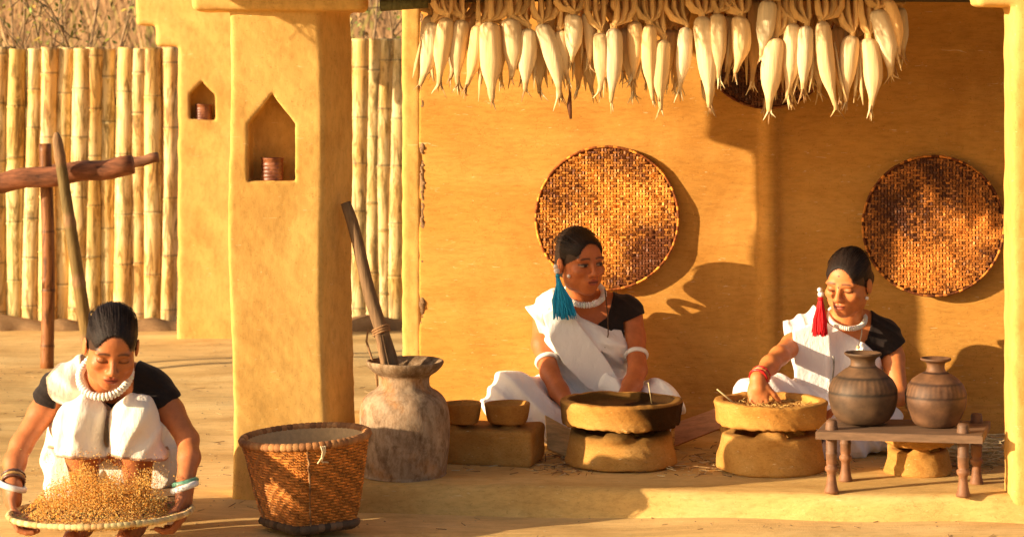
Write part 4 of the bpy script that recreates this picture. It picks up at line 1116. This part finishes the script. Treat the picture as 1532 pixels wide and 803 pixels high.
def hand(S, wrist, d, n, thumb, curl=(.4, .5, .4), s=1.0, spread=.05, tc=.5):
    """d: wrist to knuckles, n: palm side, thumb: side the thumb is on"""
    d = Vector(d).normalized(); n = Vector(n); n = (n - d * n.dot(d)).normalized(); t = n.cross(d); t = t if t.dot(Vector(thumb)) > 0 else -t
    w_ = Vector(wrist)
    S.ell(w_ + d * .045 * s, (.038 * s, .046 * s, .014 * s), Matrix((t, d, n)).transposed(), .012)
    S.cap(w_, w_ + d * .03 * s, .0235 * s, .024 * s, .012)
    S.ell(w_ + d * .028 * s + t * .020 * s + n * .006, (.016 * s, .026 * s, .014 * s), Matrix((t, d, n)).transposed(), .008)
    for i, (o_, L_) in enumerate(((.026, .92), (.0090, 1.0), (-.0085, .94), (-.0250, .76))):
        p = w_ + d * (.080 - abs(o_ - .008) * .25) * s + t * o_ * s
        dd = (d + t * o_ * spread * 40).normalized(); v = random.uniform(-.08, .08)
        finger(S, p, dd, n, (.040 * L_ * s, .025 * L_ * s, .020 * L_ * s), tuple(c_ + v for c_ in curl), .0085 * s, .0065 * s)
    p = w_ + d * .028 * s + t * .028 * s
    finger(S, p, (d * .75 + t * .65 + n * .25).normalized(), (n - t * .5).normalized(), (.036 * s, .028 * s, .022 * s), (0, tc * .6, tc * .6), .0105 * s, .008 * s)
def limb(S, pts, rs, k=.015):
    for i in range(len(pts) - 1): S.cap(pts[i], pts[i + 1], rs[i], rs[i + 1], k)
def arm_pts(sh, el, wr):
    return [sh, sh.lerp(el, .35), el, el.lerp(wr, .3), wr], None
def necklace(name, path, r, n, parent, col, coil=False):
    b = MB(); P = [Vector(p) for p in path]; m = len(P)
    # resample
    L_ = [0]
    for i in range(m): L_.append(L_[-1] + (P[(i + 1) % m] - P[i]).length)
    for k in range(n):
        t = L_[-1] * k / n; i = max(j for j in range(m) if L_[j] <= t); u = (t - L_[i]) / (L_[i + 1] - L_[i]); a = P[i]; q = P[(i + 1) % m]; p = a.lerp(q, u); d = (q - a).normalized()
        R = d.to_track_quat('X', 'Z').to_matrix(); j = random.uniform(.92, 1.06)
        b.ell(p, (L_[-1] / n * .62, r * j, r * j), R, 8, 6, tuple(c_ * random.uniform(.9, 1.03) for c_ in col))
    return b.build(name, M['shiny'], parent)
def ring_path(c, ax, ay, a, b_, n=40, drop=0):
    return [c + ax * a * math.cos(t) + ay * b_ * math.sin(t) for t in np.linspace(0, 2 * math.pi, n, endpoint=False)]
def torus(b, c, ax, ay, R1, R2, r, col, n=28, flat=1):
    p = [c + ax * R1 * math.cos(t) + ay * R2 * math.sin(t) for t in np.linspace(0, 2 * math.pi, n + 1)]
    b.tube(p, r, 8, False, col, 0.0, flat)
def band(name, at_, axis, R1, r, parent, col, mat='shiny', wide=1.0, bumps=0):
    axis = Vector(axis).normalized(); ax = axis.orthogonal().normalized(); ay = axis.cross(ax); b = MB(); n = 32; vs = []; fs = []; cl = []; m = 8
    for i in range(n):
        a = 2 * math.pi * i / n; d = ax * math.cos(a) + ay * math.sin(a); k = 1 + bumps * math.sin(i * 2.9)
        for j in range(m):
            q = 2 * math.pi * j / m; vs.append(at_ + d * (R1 + r * k * math.cos(q)) + axis * r * wide * math.sin(q)); cl.append(tuple(c_ * .97 for c_ in col))
    for i in range(n):
        for j in range(m):
            u, v = i * m + j, i * m + (j + 1) % m; u2, v2 = ((i + 1) % n) * m + j, ((i + 1) % n) * m + (j + 1) % m; fs.append((u, u2, v2, v))
    b.add(vs, fs, cl); return b.build(name, M[mat], parent)
def tassel(parent, top, bot, w0, w1, col, stud, nst=150):
    b = MB(); b.ell(top, (.010, .010, .010), None, 10, 8, stud); b.ell(top + Vector((-.004, -.004, .014)), (.008, .008, .008), None, 10, 8, stud); ear = b.build('earring', M['shiny'], parent)
    b = MB(); L_ = bot - top
    for i in range(nst):
        a = random.uniform(0, 6.28); q = math.sqrt(random.random()); o0 = Vector((math.cos(a) * w0 * q * .5, math.sin(a) * w0 * q * .4, 0)); o1 = Vector((math.cos(a) * w1 * q, math.sin(a) * w1 * q * .45, random.uniform(-.012, .012)))
        o2 = Vector((math.cos(a) * w1 * q * .75 + .004 * math.sin(i), math.sin(a) * w1 * q * .35, 0))
        k = random.uniform(.6, 1.25); b.tube([top + o0 * .3 - Vector((0, 0, .008)), top + L_ * .3 + o0, top + L_ * .65 + o2, bot + o1], [.0016, .0019, .002, .0012], 4, False, tuple(c_ * k for c_ in col))
    b.ell(top + L_ * .12, (w0 * .45, w0 * .4, .008), None, 10, 6, tuple(c_ * .8 for c_ in col))
    b.build('tassel', M['thread'], ear)
def folds(A, dirs):
    """cloth folds: ridges along given directions"""
    def f_(x, y, z):
        t = 0
        for (d, fr, am, ph) in dirs:
            u = d[0] * x + d[1] * y + d[2] * z; wv = .9 * wob(x, y, z, 9)
            s_ = np.sin(u * fr + ph + wv * 1.6); t = t + am * (.5 + .5 * s_) ** 2 - am * .35
            s2 = np.sin(u * fr * 2.3 + ph * 2 + wv * 3.1); t = t + am * .5 * (.5 + .5 * s2) ** 2
        return -A * t + A * .15 * wob(x, y, z, 45)
    return f_
def white(V, lo=None, c=(.86, .82, .78)):
    return np.ones((len(V), 3)) * np.array(c)

# ---------------- woman with the blue tassel
SK = (.50, .145, .042)
w2 = thing('person', 'seated woman in white wrap with a blue tassel earring, looking to the right', 'person', (at(878, 650, 7.55).x, 7.55, PZ))
YO = .085
BY = 7.60
H2 = head_matrix(at(868, 391, 7.50), 28, 4, -3, .915)
def torso2(S, e=0.0, arms=True, shoulders=True):
    S.ell(at(880, 610, 7.62), (.155 + e, .11 + e, .10 + e), None, .02)
    S.ell(at(880, 560, BY), (.120 + e, .085 + e, .13 + e), None, .03)
    S.ell(at(876, 505, BY), (.138 + e, .082 + e, .10 + e), None, .04)
    for sx in (846, 908): S.ell(at(sx, 518, BY - .055), (.05 + e, .042 + e, .052 + e), None, .03)
    S.cap(at(828, 470, BY), at(934, 462, BY), .044 + e, .044 + e, .035)
    S.cap(at(848, 456, BY), at(902, 452, BY), .04 + e, .04 + e, .03)
def arms2(S, e=0.0, upper_only=False):
    L_ = [at(815, 482, BY), at(812, 515, BY - .05), at(822, 556, BY - .14), at(836, 585, BY - .20), at(856, 612, BY - .27)]
    R_ = [at(943, 470, BY), at(949, 505, BY - .04), at(954, 553, BY - .13), at(946, 575, BY - .18), at(930, 600, BY - .25)]
    rs = [.041 + e, .036 + e, .030 + e, .031 + e, .022]
    for P in (L_, R_):
        if upper_only: S.cap(P[0], P[1], rs[0], rs[1], .02)
        else: limb(S, P, rs)
    return L_, R_
S = Sdf(at(700, 660, 7.75) - Vector((0, .5, 0)), at(1040, 320, 7.75) + Vector((0, .12, 0)), .003)
torso2(S); L2, R2 = arms2(S)
add_head(S, H2, at(872, 465, BY))
hand(S, L2[-1], (.4, -.5, -.6), (.3, .6, -.6), (1, 0, .3)); hand(S, R2[-1], (-.3, -.6, -.6), (-.3, .6, -.6), (-1, 0, .3))
def cf(V):
    col = np.ones((len(V), 3)) * np.array(SK) * (1 + .06 * wob(V[:, 0], V[:, 1], V[:, 2], 60))[:, None]; head_cols(V, col, H2, 'open'); return col
S.build('body', M['skin'], w2, cf)
hair(H2, w2, [((0, .095, -.012), (.034, .03, .034))])
S = Sdf(at(880, 510, 7.75) - Vector((0, .35, 0)), at(990, 405, 7.75) + Vector((0, .1, 0)), .003)
torso2(S, .006); arms2(S, .008, True)
Pb = pxpoly([(925, 405), (1000, 405), (1000, 474), (960, 470), (932, 481), (934, 505), (885, 505), (893, 484), (909, 473), (917, 445)], BY - .04)
S.warp(folds(.004, [((.5, 0, .8), 120, 1, 0)])); S.keep(lambda x, y, z: poly_sdf(Pb, x, z))
S.build('blouse', M['dark_cloth'], w2, lambda V: white(V, None, (.022, .014, .012)))
S = Sdf(at(770, 668, 7.7) - Vector((0, .45, 0)), at(975, 415, 7.7) + Vector((0, .15, 0)), .0035)
torso2(S, .012)
S.ell(at(812, 470, BY - .01), (.062, .062, .045), None, .03)
S.cap(at(832, 448, BY - .03), at(800, 466, BY - .02), .028, .016, .02)
S.warp(folds(.017, [((.45, 0, .55), 75, 1, .3), ((.2, 0, 1), 40, .5, 2)]))
Ps = pxpoly([(783, 459), (812, 441), (840, 427), (850, 452), (868, 474), (905, 490), (938, 495), (948, 530), (956, 670), (800, 670), (822, 600), (818, 545), (808, 500), (800, 478)], BY - .06)
S.keep(lambda x, y, z: poly_sdf(Ps, x, z))
# the shawl end laid diagonally over the chest
S.fnop(lambda x, y, z: poly_sdf(pxpoly([(795, 470), (835, 440), (868, 480), (905, 530), (945, 585), (930, 600), (880, 585), (840, 545), (818, 505)], BY - .08), x, z) * .0 + np.maximum(poly_sdf(pxpoly([(812, 470), (842, 452), (868, 486), (903, 530), (935, 580), (915, 597), (875, 575), (842, 540), (822, 505)], BY - .09), x, z), np.abs(y - (BY + YO - .098 - .035 * np.sin((1.3 - z - .80) * 9))) - .012), (-.2, 7.35, .1), (.5, 7.8, .8), .02)
S.build('shawl', M['cloth'], w2, white)
# the wrap over crossed legs
S = Sdf(at(715, 700, 7.85) - Vector((0, .75, 0)), at(1045, 540, 7.85) + Vector((.02, 0, .02)), .004)
S.cap(at(850, 612, 7.6), at(768, 598, 7.42), .105, .082, .02); S.cap(at(768, 598, 7.42), at(870, 665, 7.32), .083, .045, .03)
S.cap(at(905, 612, 7.6), at(982, 610, 7.45), .10, .075, .03); S.cap(at(982, 610, 7.45), at(900, 668, 7.36), .072, .045, .03)
S.ell(at(885, 625, 7.52), (.15, .12, .08), None, .04)
S.cap(at(905, 575, 7.46), at(935, 598, 7.42), .022, .014, .02); S.cap(at(925, 572, 7.45), at(940, 560, 7.47), .010, .008, .01)
S.warp(folds(.015, [((.75, .3, .65), 52, 1, .5)]))
S.keep(lambda x, y, z: PZ + .002 - z)
S.build('skirt', M['cloth'], w2, white)
nc = at(875, 433, BY - .030)
necklace('necklace', [nc + Vector((.062 * math.cos(t), .075 * math.sin(t), -.008 + .026 * math.sin(t) if False else (.032 * math.sin(t) - .012))) for t in np.linspace(0, 6.283, 40, endpoint=False)], .0105, 58, w2, (.84, .80, .74))
for P, nm in ((L2, 0), (R2, 1)):
    p = P[1].lerp(P[2], .62 if nm == 0 else .55); band('armband', p, (P[2] - P[1]), .0345, .0065, w2, (.84, .80, .76), wide=1.3)
tassel(w2, at(833, 405, 7.46), at(845, 473, 7.45), .018, .040, (.015, .45, .78), (.9, .85, .8), 220)
b = MB(); b.tube([at(905, 432, BY - .08), at(909, 470, BY - .10), at(910, 500, BY - .115), at(905, 520, BY - .12)], .0022, 5, True, (.12, .06, .03)); b.build('bead_string', M['rope'], w2)
b = MB(); b.ell(at(851, 413, 7.44), (.006,) * 3, None, 8, 6, (.9, .85, .8)); b.build('ear_stud', M['shiny'], w2)

# ---------------- woman with the red tassel
YO = .0
SK = (.60, .205, .062)
w3 = thing('person', 'seated woman in white wrap with a red tassel earring, reaching into the round stove', 'person', (at(1258, 650, 7.5).x, 7.5, PZ))
BY = 7.50
H3 = head_matrix(at(1269, 422, 7.40), -30, 14, 4, .89)
def torso3(S, e=0.0):
    S.ell(at(1262, 620, 7.52), (.155 + e, .11 + e, .10 + e), None, .02)
    S.ell(at(1260, 575, BY), (.118 + e, .085 + e, .13 + e), None, .03)
    S.ell(at(1258, 530, BY), (.138 + e, .082 + e, .10 + e), None, .04)
    for sx in (1232, 1284): S.ell(at(sx, 545, BY - .05), (.048 + e, .04 + e, .05 + e), None, .03)
    S.cap(at(1207, 496, BY), at(1314, 496, BY), .044 + e, .044 + e, .035)
    S.cap(at(1234, 482, BY), at(1290, 480, BY), .04 + e, .04 + e, .03)
def arms3(S, e=0.0, upper_only=False):
    L_ = [at(1198, 505, BY), at(1186, 516, BY - .08), at(1166, 532, BY - .19), at(1152, 546, BY - .25), at(1134, 566, BY - .33)]
    R_ = [at(1326, 502, BY), at(1336, 535, BY - .03), at(1345, 592, BY - .10), at(1318, 603, BY - .17), at(1272, 606, BY - .31)]
    rs = [.041 + e, .036 + e, .029 + e, .029 + e, .022]
    for P in (L_, R_):
        if upper_only: S.cap(P[0], P[1], rs[0], rs[1] + .004, .02)
        else: limb(S, P, rs)
    return L_, R_
S = Sdf(at(1080, 660, 7.64) - Vector((0, .6, 0)), at(1385, 355, 7.64) + Vector((0, .05, 0)), .003)
torso3(S); L3, R3 = arms3(S)
add_head(S, H3, at(1265, 492, BY))
hand(S, L3[-1], (.02, -.15, -.9), (.15, 1, 0), (1, .1, 0), (.25, .35, .3), .92, .07, .6)
hand(S, R3[-1], (-.85, -.25, -.25), (-.1, -.3, -1), (0, -1, .3), (.5, .6, .5), .92)
def cf(V):
    col = np.ones((len(V), 3)) * np.array(SK) * (1 + .06 * wob(V[:, 0], V[:, 1], V[:, 2], 60))[:, None]; head_cols(V, col, H3, 'closed', [(0, .012), (-.0, .052)]); return col
S.build('body', M['skin'], w3, cf)
hair(H3, w3, [((.02, .088, -.008), (.044, .034, .04))])
S = Sdf(at(1280, 545, 7.64) - Vector((0, .32, 0)), at(1380, 445, 7.64) + Vector((0, .08, 0)), .003)
torso3(S, .006); arms3(S, .009, True)
Pb = pxpoly([(1311, 440), (1385, 440), (1385, 500), (1352, 514), (1322, 531), (1310, 545), (1280, 520), (1296, 506), (1302, 488)], BY - .04)
S.warp(folds(.004, [((.5, 0, .8), 120, 1, 0)])); S.keep(lambda x, y, z: poly_sdf(Pb, x, z))
S.build('blouse', M['dark_cloth'], w3, lambda V: white(V, None, (.022, .014, .012)))
S = Sdf(at(1160, 690, 7.62) - Vector((0, .45, 0)), at(1350, 445, 7.62) + Vector((0, .1, 0)), .0035)
torso3(S, .012)
S.ell(at(1203, 496, BY - .01), (.060, .062, .048), None, .03)
S.warp(folds(.014, [((.9, 0, .15), 60, 1, .3), ((.6, 0, .6), 45, .5, 2)]))
Ps = pxpoly([(1176, 485), (1198, 468), (1222, 459), (1236, 482), (1262, 497), (1292, 512), (1316, 533), (1330, 570), (1336, 690), (1195, 690), (1190, 600), (1184, 550), (1180, 518)], BY - .06)
S.keep(lambda x, y, z: poly_sdf(Ps, x, z))
S.fnop(lambda x, y, z: np.maximum(poly_sdf(pxpoly([(1184, 492), (1226, 478), (1240, 500), (1241, 600), (1205, 606), (1190, 580)], BY - .09), x, z), np.abs(y - (BY + YO - .100 - .02 * np.sin((.60 - z) * 9))) - .010), (.7, 7.2, .1), (1.3, 7.6, .8), .012)
S.build('shawl', M['cloth'], w3, lambda V: white(V, None, (.86, .82, .82)))
S = Sdf(at(1080, 700, 7.75) - Vector((0, .75, 0)), at(1380, 530, 7.75) + Vector((.02, 0, .02)), .004)
S.cap(at(1235, 615, 7.5), at(1136, 598, 7.34), .10, .075, .02); S.cap(at(1136, 598, 7.34), at(1205, 670, 7.24), .076, .05, .03)
S.cap(at(1280, 615, 7.5), at(1320, 640, 7.36), .10, .062, .03); S.cap(at(1320, 640, 7.36), at(1240, 680, 7.28), .060, .045, .03)
S.ell(at(1255, 625, 7.43), (.14, .12, .08), None, .04)
S.warp(folds(.013, [((.75, .3, .65), 52, 1, .5)]))
S.keep(lambda x, y, z: PZ + .002 - z)
S.build('skirt', M['cloth'], w3, lambda V: white(V, None, (.86, .82, .82)))
nc = at(1267, 469, BY - .035)
necklace('necklace', [nc + Vector((.058 * math.cos(t), .072 * math.sin(t), .030 * math.sin(t) - .010)) for t in np.linspace(0, 6.283, 40, endpoint=False)], .0085, 66, w3, (.80, .76, .70))
for q in range(3): band('bangle', L3[-1] + (L3[-2] - L3[-1]).normalized() * (.004 + .011 * q), L3[-2] - L3[-1], .0275, .0045, w3, ((.45, .015, .01), (.6, .2, .05), (.5, .02, .015))[q], bumps=.35)
tassel(w3, at(1228, 440, 7.33), at(1226, 498, 7.33), .022, .026, (.85, .006, .014), (.8, .78, .75), 220)
b = MB(); b.tube([at(1290, 478, BY - .075), at(1289, 500, BY - .095), at(1284, 520, BY - .11), at(1292, 545, BY - .12)], .0020, 5, True, (.6, .5, .35)); b.ell(at(1284, 519, BY - .115), (.006, .004, .006), None, 8, 6, (.7, .55, .3)); b.build('pendant_chain', M['rope'], w3)
b = MB(); b.ell(at(1297, 446, 7.36), (.006,) * 3, None, 8, 6, (.9, .85, .8)); b.build('ear_stud', M['shiny'], w3)
b = MB(); p = at(1246, 560, BY - .125)
b.tube([p + Vector((.002 * math.sin(q), -.004, .06 - .02 * q)) for q in range(8)], .0035, 6, True, [(.32, .29, .25), (.18, .16, .14)] * 4, .3)
b.build('waist_tassel', M['metal'], w3)

# ---------------- squatting woman with the tray
YO = -.05
SK = (.50, .165, .055)
w1 = thing('person', 'squatting woman in white wrap tossing grain on a flat tray', 'person', (at(162, 780, 6.5).x, 6.55, 0))
H1 = head_matrix(at(167, 517, 6.25), 13, 24, 4, .905)
def torso1(S, e=0.0):
    S.ell(at(165, 690, 6.76), (.16 + e, .12 + e, .12 + e), None, .03)
    S.ell(at(162, 640, 6.66), (.125 + e, .10 + e, .13 + e), None, .04)
    S.ell(at(160, 605, 6.54), (.140 + e, .090 + e, .085 + e), None, .04)
    S.cap(at(100, 572, 6.46), at(222, 574, 6.47), .044 + e, .044 + e, .035)
    S.cap(at(128, 562, 6.45), at(196, 562, 6.45), .038 + e, .038 + e, .03)
def arms1(S, e=0.0, upper_only=False):
    L_ = [at(86, 582, 6.46), at(62, 618, 6.42), at(32, 665, 6.37), at(22, 692, 6.33), at(19, 730, 6.26)]
    R_ = [at(232, 584, 6.47), at(256, 615, 6.43), at(281, 657, 6.38), at(283, 684, 6.33), at(276, 730, 6.25)]
    rs = [.042 + e, .035 + e, .029 + e, .029 + e, .022]
    for P in (L_, R_):
        if upper_only: S.cap(P[0], P[0].lerp(P[1], .55), rs[0], rs[1] + .005, .02)
        else: limb(S, P, rs)
    return L_, R_
KL, KR = at(120, 630, 6.37), at(202, 628, 6.37); AL, AR = at(130, 765, 6.42), at(208, 765, 6.42)
S = Sdf((at(0, 0, 6.4).x - .06, 6.02, 0.0), (at(320, 0, 6.4).x, 6.92, .70), .003)
torso1(S); L1, R1 = arms1(S)
add_head(S, H1, at(160, 572, 6.47))
for Kp, A_, hx in ((KL, AL, 140), (KR, AR, 185)):
    S.cap(at(hx, 695, 6.74), Kp, .075, .052, .02); limb(S, [Kp, Kp.lerp(A_, .35), A_], [.048, .047, .028])
    fz = Vector((A_.x - .015, A_.y, .035)); S.cap(A_, fz, .028, .032, .015); S.cap(fz, Vector((A_.x - .02, A_.y - .12, .022)), .032, .024, .015)
    for q in range(5):
        p = Vector((A_.x - .02 + (q - 2) * .0165, A_.y - .135 + abs(q - 1) * .006, .014)); S.cap(p, p + Vector((0, -.035, -.002)), .0095, .0085, .004)
tcn = Vector((at(152, 0, 6.2).x, 6.14, .118)); TR = .238
hand(S, L1[-1], (.05, -.12, -.9), (1, .05, .1), (.2, -1, 0), (.55, .75, .45), 1.0, .05, .9)
hand(S, R1[-1], (-.05, -.12, -.9), (-1, .05, .1), (-.2, -1, 0), (.55, .75, .45), 1.0, .05, .9)
def cf(V):
    col = np.ones((len(V), 3)) * np.array(SK) * (1 + .06 * wob(V[:, 0], V[:, 1], V[:, 2], 60))[:, None]
    k = np.clip((.26 - V[:, 2]) / .12, 0, 1)[:, None] * .35; col = col * (1 - k) + np.array((.14, .06, .04)) * k     # skin grows darker towards the feet
    head_cols(V, col, H1, 'closed'); return col
S.build('body', M['skin'], w1, cf)
hair(H1, w1, [((0, .10, .0), (.038, .032, .036))])
S = Sdf((at(40, 0, 6.4).x, 6.3, .30), (at(270, 0, 6.4).x, 6.62, .52), .003)
torso1(S, .006); arms1(S, .009, True)
Pb = pxpoly([(203, 545), (215, 520), (290, 540), (275, 590), (236, 612), (200, 625), (150, 625), (140, 598), (165, 606), (192, 600), (200, 580)], 6.42); Pc = pxpoly([(30, 560), (90, 545), (84, 610), (55, 600)], 6.42)
S.warp(folds(.004, [((.5, 0, .8), 120, 1, 0)])); S.keep(lambda x, y, z: np.minimum(poly_sdf(Pb, x, z), poly_sdf(Pc, x, z)))
S.build('blouse', M['dark_cloth'], w1, lambda V: white(V, None, (.022, .015, .013)))
S = Sdf((at(50, 0, 6.4).x, 6.2, .10), (at(270, 0, 6.4).x, 6.90, .53), .0035)
torso1(S, .013)
S.ell(at(100, 572, 6.44), (.058, .06, .050), None, .03)
S.warp(folds(.013, [((.5, 0, .6), 60, 1, .3), ((.9, 0, .1), 45, .5, 2)]))
Ps = pxpoly([(72, 562), (98, 530), (119, 522), (127, 556), (140, 586), (166, 612), (196, 612), (215, 640), (235, 800), (70, 800), (76, 640), (84, 605)], 6.43)
S.keep(lambda x, y, z: poly_sdf(Ps, x, z)); 
def edge1(V):
    c = white(V, None, (.80, .74, .64)); d = np.abs(poly_sdf(Ps, V[:, 0], V[:, 2])); k = ((d < .0055) & (V[:, 2] > .30))[:, None] * .75
    return c * (1 - k) + np.array((.38, .20, .09)) * k
S.build('shawl', M['cloth'], w1, edge1)
S = Sdf((at(50, 0, 6.4).x - .05, 6.22, .05), (at(290, 0, 6.4).x, 6.95, .44), .0035)
for Kp, A_, hx, hr in ((KL, AL, 138, .072), (KR, AR, 188, .074)):
    S.cap(at(hx, 695, 6.76), Kp, .115, .062, .02); lo = Kp.lerp(A_, .64) + Vector((0, -.004, 0)); S.cap(Kp, lo, .066, hr, .012)
S.cap(at(105, 640, 6.6), at(95, 725, 6.6), .05, .06, .03); S.cap(at(225, 640, 6.6), at(232, 700, 6.6), .05, .06, .03)
S.warp(folds(.014, [((.9, 0, -.2), 55, .9, .5), ((.6, 0, .6), 40, .6, 1)]))
for Kp, A_, hr in ((KL, AL, .072), (KR, AR, .074)):
    lo = Kp.lerp(A_, .64)
    S.cap(Kp.lerp(A_, .38) + Vector((.006, -.004, 0)), A_ + Vector((.006, -.01, -.1)), .040, hr * .93, .006, 'sub')
hemL = at(0, 694, 6.33).z
S.keep(lambda x, y, z: np.where(y < 6.50, hemL + .020 - .13 * (np.abs(x - KL.x + .02) * (x < (KL.x + KR.x) / 2) + np.abs(x - KR.x + .05) * (x >= (KL.x + KR.x) / 2)) - z, .055 - z))
def edge2(V):
    c = white(V, None, (.84, .78, .68)); x = V[:, 0]
    hz_ = hemL + .020 - .13 * (np.abs(x - KL.x + .02) * (x < (KL.x + KR.x) / 2) + np.abs(x - KR.x + .05) * (x >= (KL.x + KR.x) / 2))
    k = ((np.abs(V[:, 2] - hz_ - .003) < .005) & (V[:, 1] < 6.50))[:, None] * .8
    return c * (1 - k) + np.array((.36, .15, .06)) * k
S.build('skirt', M['cloth'], w1, edge2)
nc = at(158, 553, 6.34)
necklace('necklace', [nc + Vector((.068 * math.cos(t), .055 * math.sin(t) - .01, .052 * math.sin(t) - .012)) for t in np.linspace(0, 6.283, 44, endpoint=False)], .0115, 46, w1, (.86, .82, .74))
dL, dR = L1[-2] - L1[-1], R1[-2] - R1[-1]
band('bangle', L1[-1] + dL.normalized() * .006, Vector((.3, .1, 1)), .034, .0055, w1, (.84, .80, .76), wide=1.5)
for q in range(3): band('bangle', L1[-1] + dL.normalized() * (.022 + .009 * q), dL, .029, .004, w1, ((.12, .05, .03), (.45, .25, .08), (.10, .05, .04))[q], bumps=.3)
band('bangle', R1[-1] + dR.normalized() * .004, Vector((-.35, .1, 1)), .034, .0055, w1, (.84, .80, .76), wide=1.5)
band('bangle', R1[-1] + dR.normalized() * .020, Vector((-.25, .1, 1)), .031, .006, w1, (.12, .30, .20), wide=1.3)
b = MB(); b.tube([at(183, 585, 6.40), at(176, 600, 6.38), at(170, 615, 6.37)], .0015, 4, True, (.05, .02, .02)); b.build('bead_string', M['rope'], w1)

# the tray she holds and the grain on it
tr = thing('winnowing_tray', 'flat pale rimmed winnowing tray held by the squatting woman', 'winnowing tray', tcn)
rx = Vector((1, 0, .015)).normalized(); ry = Vector((0, 1, -.03)).normalized()
b = MB(); weave_disc(b, tcn + Vector((0, 0, -.004)), rx, ry, TR * .98, .014, .02, lambda u, v: tuple(q * random.uniform(.6, 1.1) for q in (.50, .30, .12))); b.build('weave', M['weave'], tr, 'stuff')
b = MB(); vs = [tcn - Vector((0, 0, .030))]; fs = []
for rr, hh in ((.5, -.024), (.98, -.008)):
    for k in range(40):
        a = 2 * math.pi * k / 40; vs.append(tcn + (rx * math.cos(a) + ry * math.sin(a)) * TR * rr + Vector((0, 0, hh)))
for k in range(40): fs += [(0, 1 + (k + 1) % 40, 1 + k), (1 + k, 1 + (k + 1) % 40, 41 + (k + 1) % 40, 41 + k)]
b.add(vs, fs, (.35, .2, .08)); b.build('backing', M['weave'], tr)
b = MB(); wrapped_ring(b, tcn, rx, ry, TR, .0085, 92, [(.74, .52, .24), (.80, .60, .32), (.62, .38, .16), (.70, .55, .25)]); b.build('rim', M['rope'], tr)
V = []; Q = []; cl = []
ng = 23000
for i in range(ng):
    if i < 9000:      # heap on the tray
        a = random.uniform(0, 6.283); q = TR * .86 * math.sqrt(random.random()); x, y = tcn.x + q * math.cos(a), tcn.y + q * math.sin(a); z = tcn.z - .012 + .060 * max(0, 1 - (q / (TR * .8)) ** 2) * random.uniform(.5, 1) + random.uniform(0, .006)
    else:             # thrown up and towards her
        x = tcn.x - .012 + random.triangular(-.19, .19, 0) ; y = tcn.y + .03 + random.gauss(0, .055)
        top = .080 * math.exp(-((x - tcn.x) / .20) ** 2) + .018 * math.sin(x * 31) + .012 * math.sin(x * 70)
        z = tcn.z + .012 + abs(top) * (random.random() ** 1.25) * (1.0 + .15 * random.gauss(0, 1))
        if abs(x - tcn.x) > TR * .82: continue
        if i > ng - 330: x = tcn.x + random.gauss(.01, .085); z = tcn.z + random.uniform(.07, .15); y = tcn.y + random.uniform(-.02, .12)
    u = Vector((random.gauss(0, 1), random.gauss(0, 1), random.gauss(0, 1))).normalized(); v = u.orthogonal().normalized(); w_ = u.cross(v); c0 = Vector((x, y, z)); sz = random.uniform(.6, 1.15); l, r = .0031 * sz, .0013 * sz
    k = len(V); V += [c0 - u * l, c0 + v * r, c0 + w_ * r, c0 - v * r, c0 - w_ * r, c0 + u * l]
    Q += [(k, k + 2, k + 1), (k, k + 3, k + 2), (k, k + 4, k + 3), (k, k + 1, k + 4), (k + 5, k + 1, k + 2), (k + 5, k + 2, k + 3), (k + 5, k + 3, k + 4), (k + 5, k + 4, k + 1)]
    f_ = random.uniform(.7, 1.15); c_ = random.choice([(.85, .42, .07), (.88, .48, .10), (.80, .33, .05), (.90, .60, .2)]); cl += [tuple(q * f_ for q in c_)] * 6
tag(put('grain', mesh_np('grain', np.array(V), Q, True, np.array(cl)), M['grain'], None, 'stuff'), 'golden grain tossed in the air above the tray of the squatting woman', 'grain')
# low wooden seat behind her
sb = thing('low_seat', 'small dark wooden seat half hidden beside the squatting woman', 'seat', at(245, 750, 6.5))
b = MB(); b.box(at(240, 729, 6.62), (.065, .07, .010), None, (.20, .12, .07)); b.build('seat', M['plank'], sb)
for dx, dy in ((-.04, -.05), (.04, -.05), (-.04, .05), (.04, .05)):
    p = at(240, 729, 6.62); b = MB(); b.box((p.x + dx, p.y + dy, (p.z - .01) / 2), (.012, .012, (p.z - .01) / 2), None, (.16, .09, .05)); b.build('leg', M['plank'], sb)
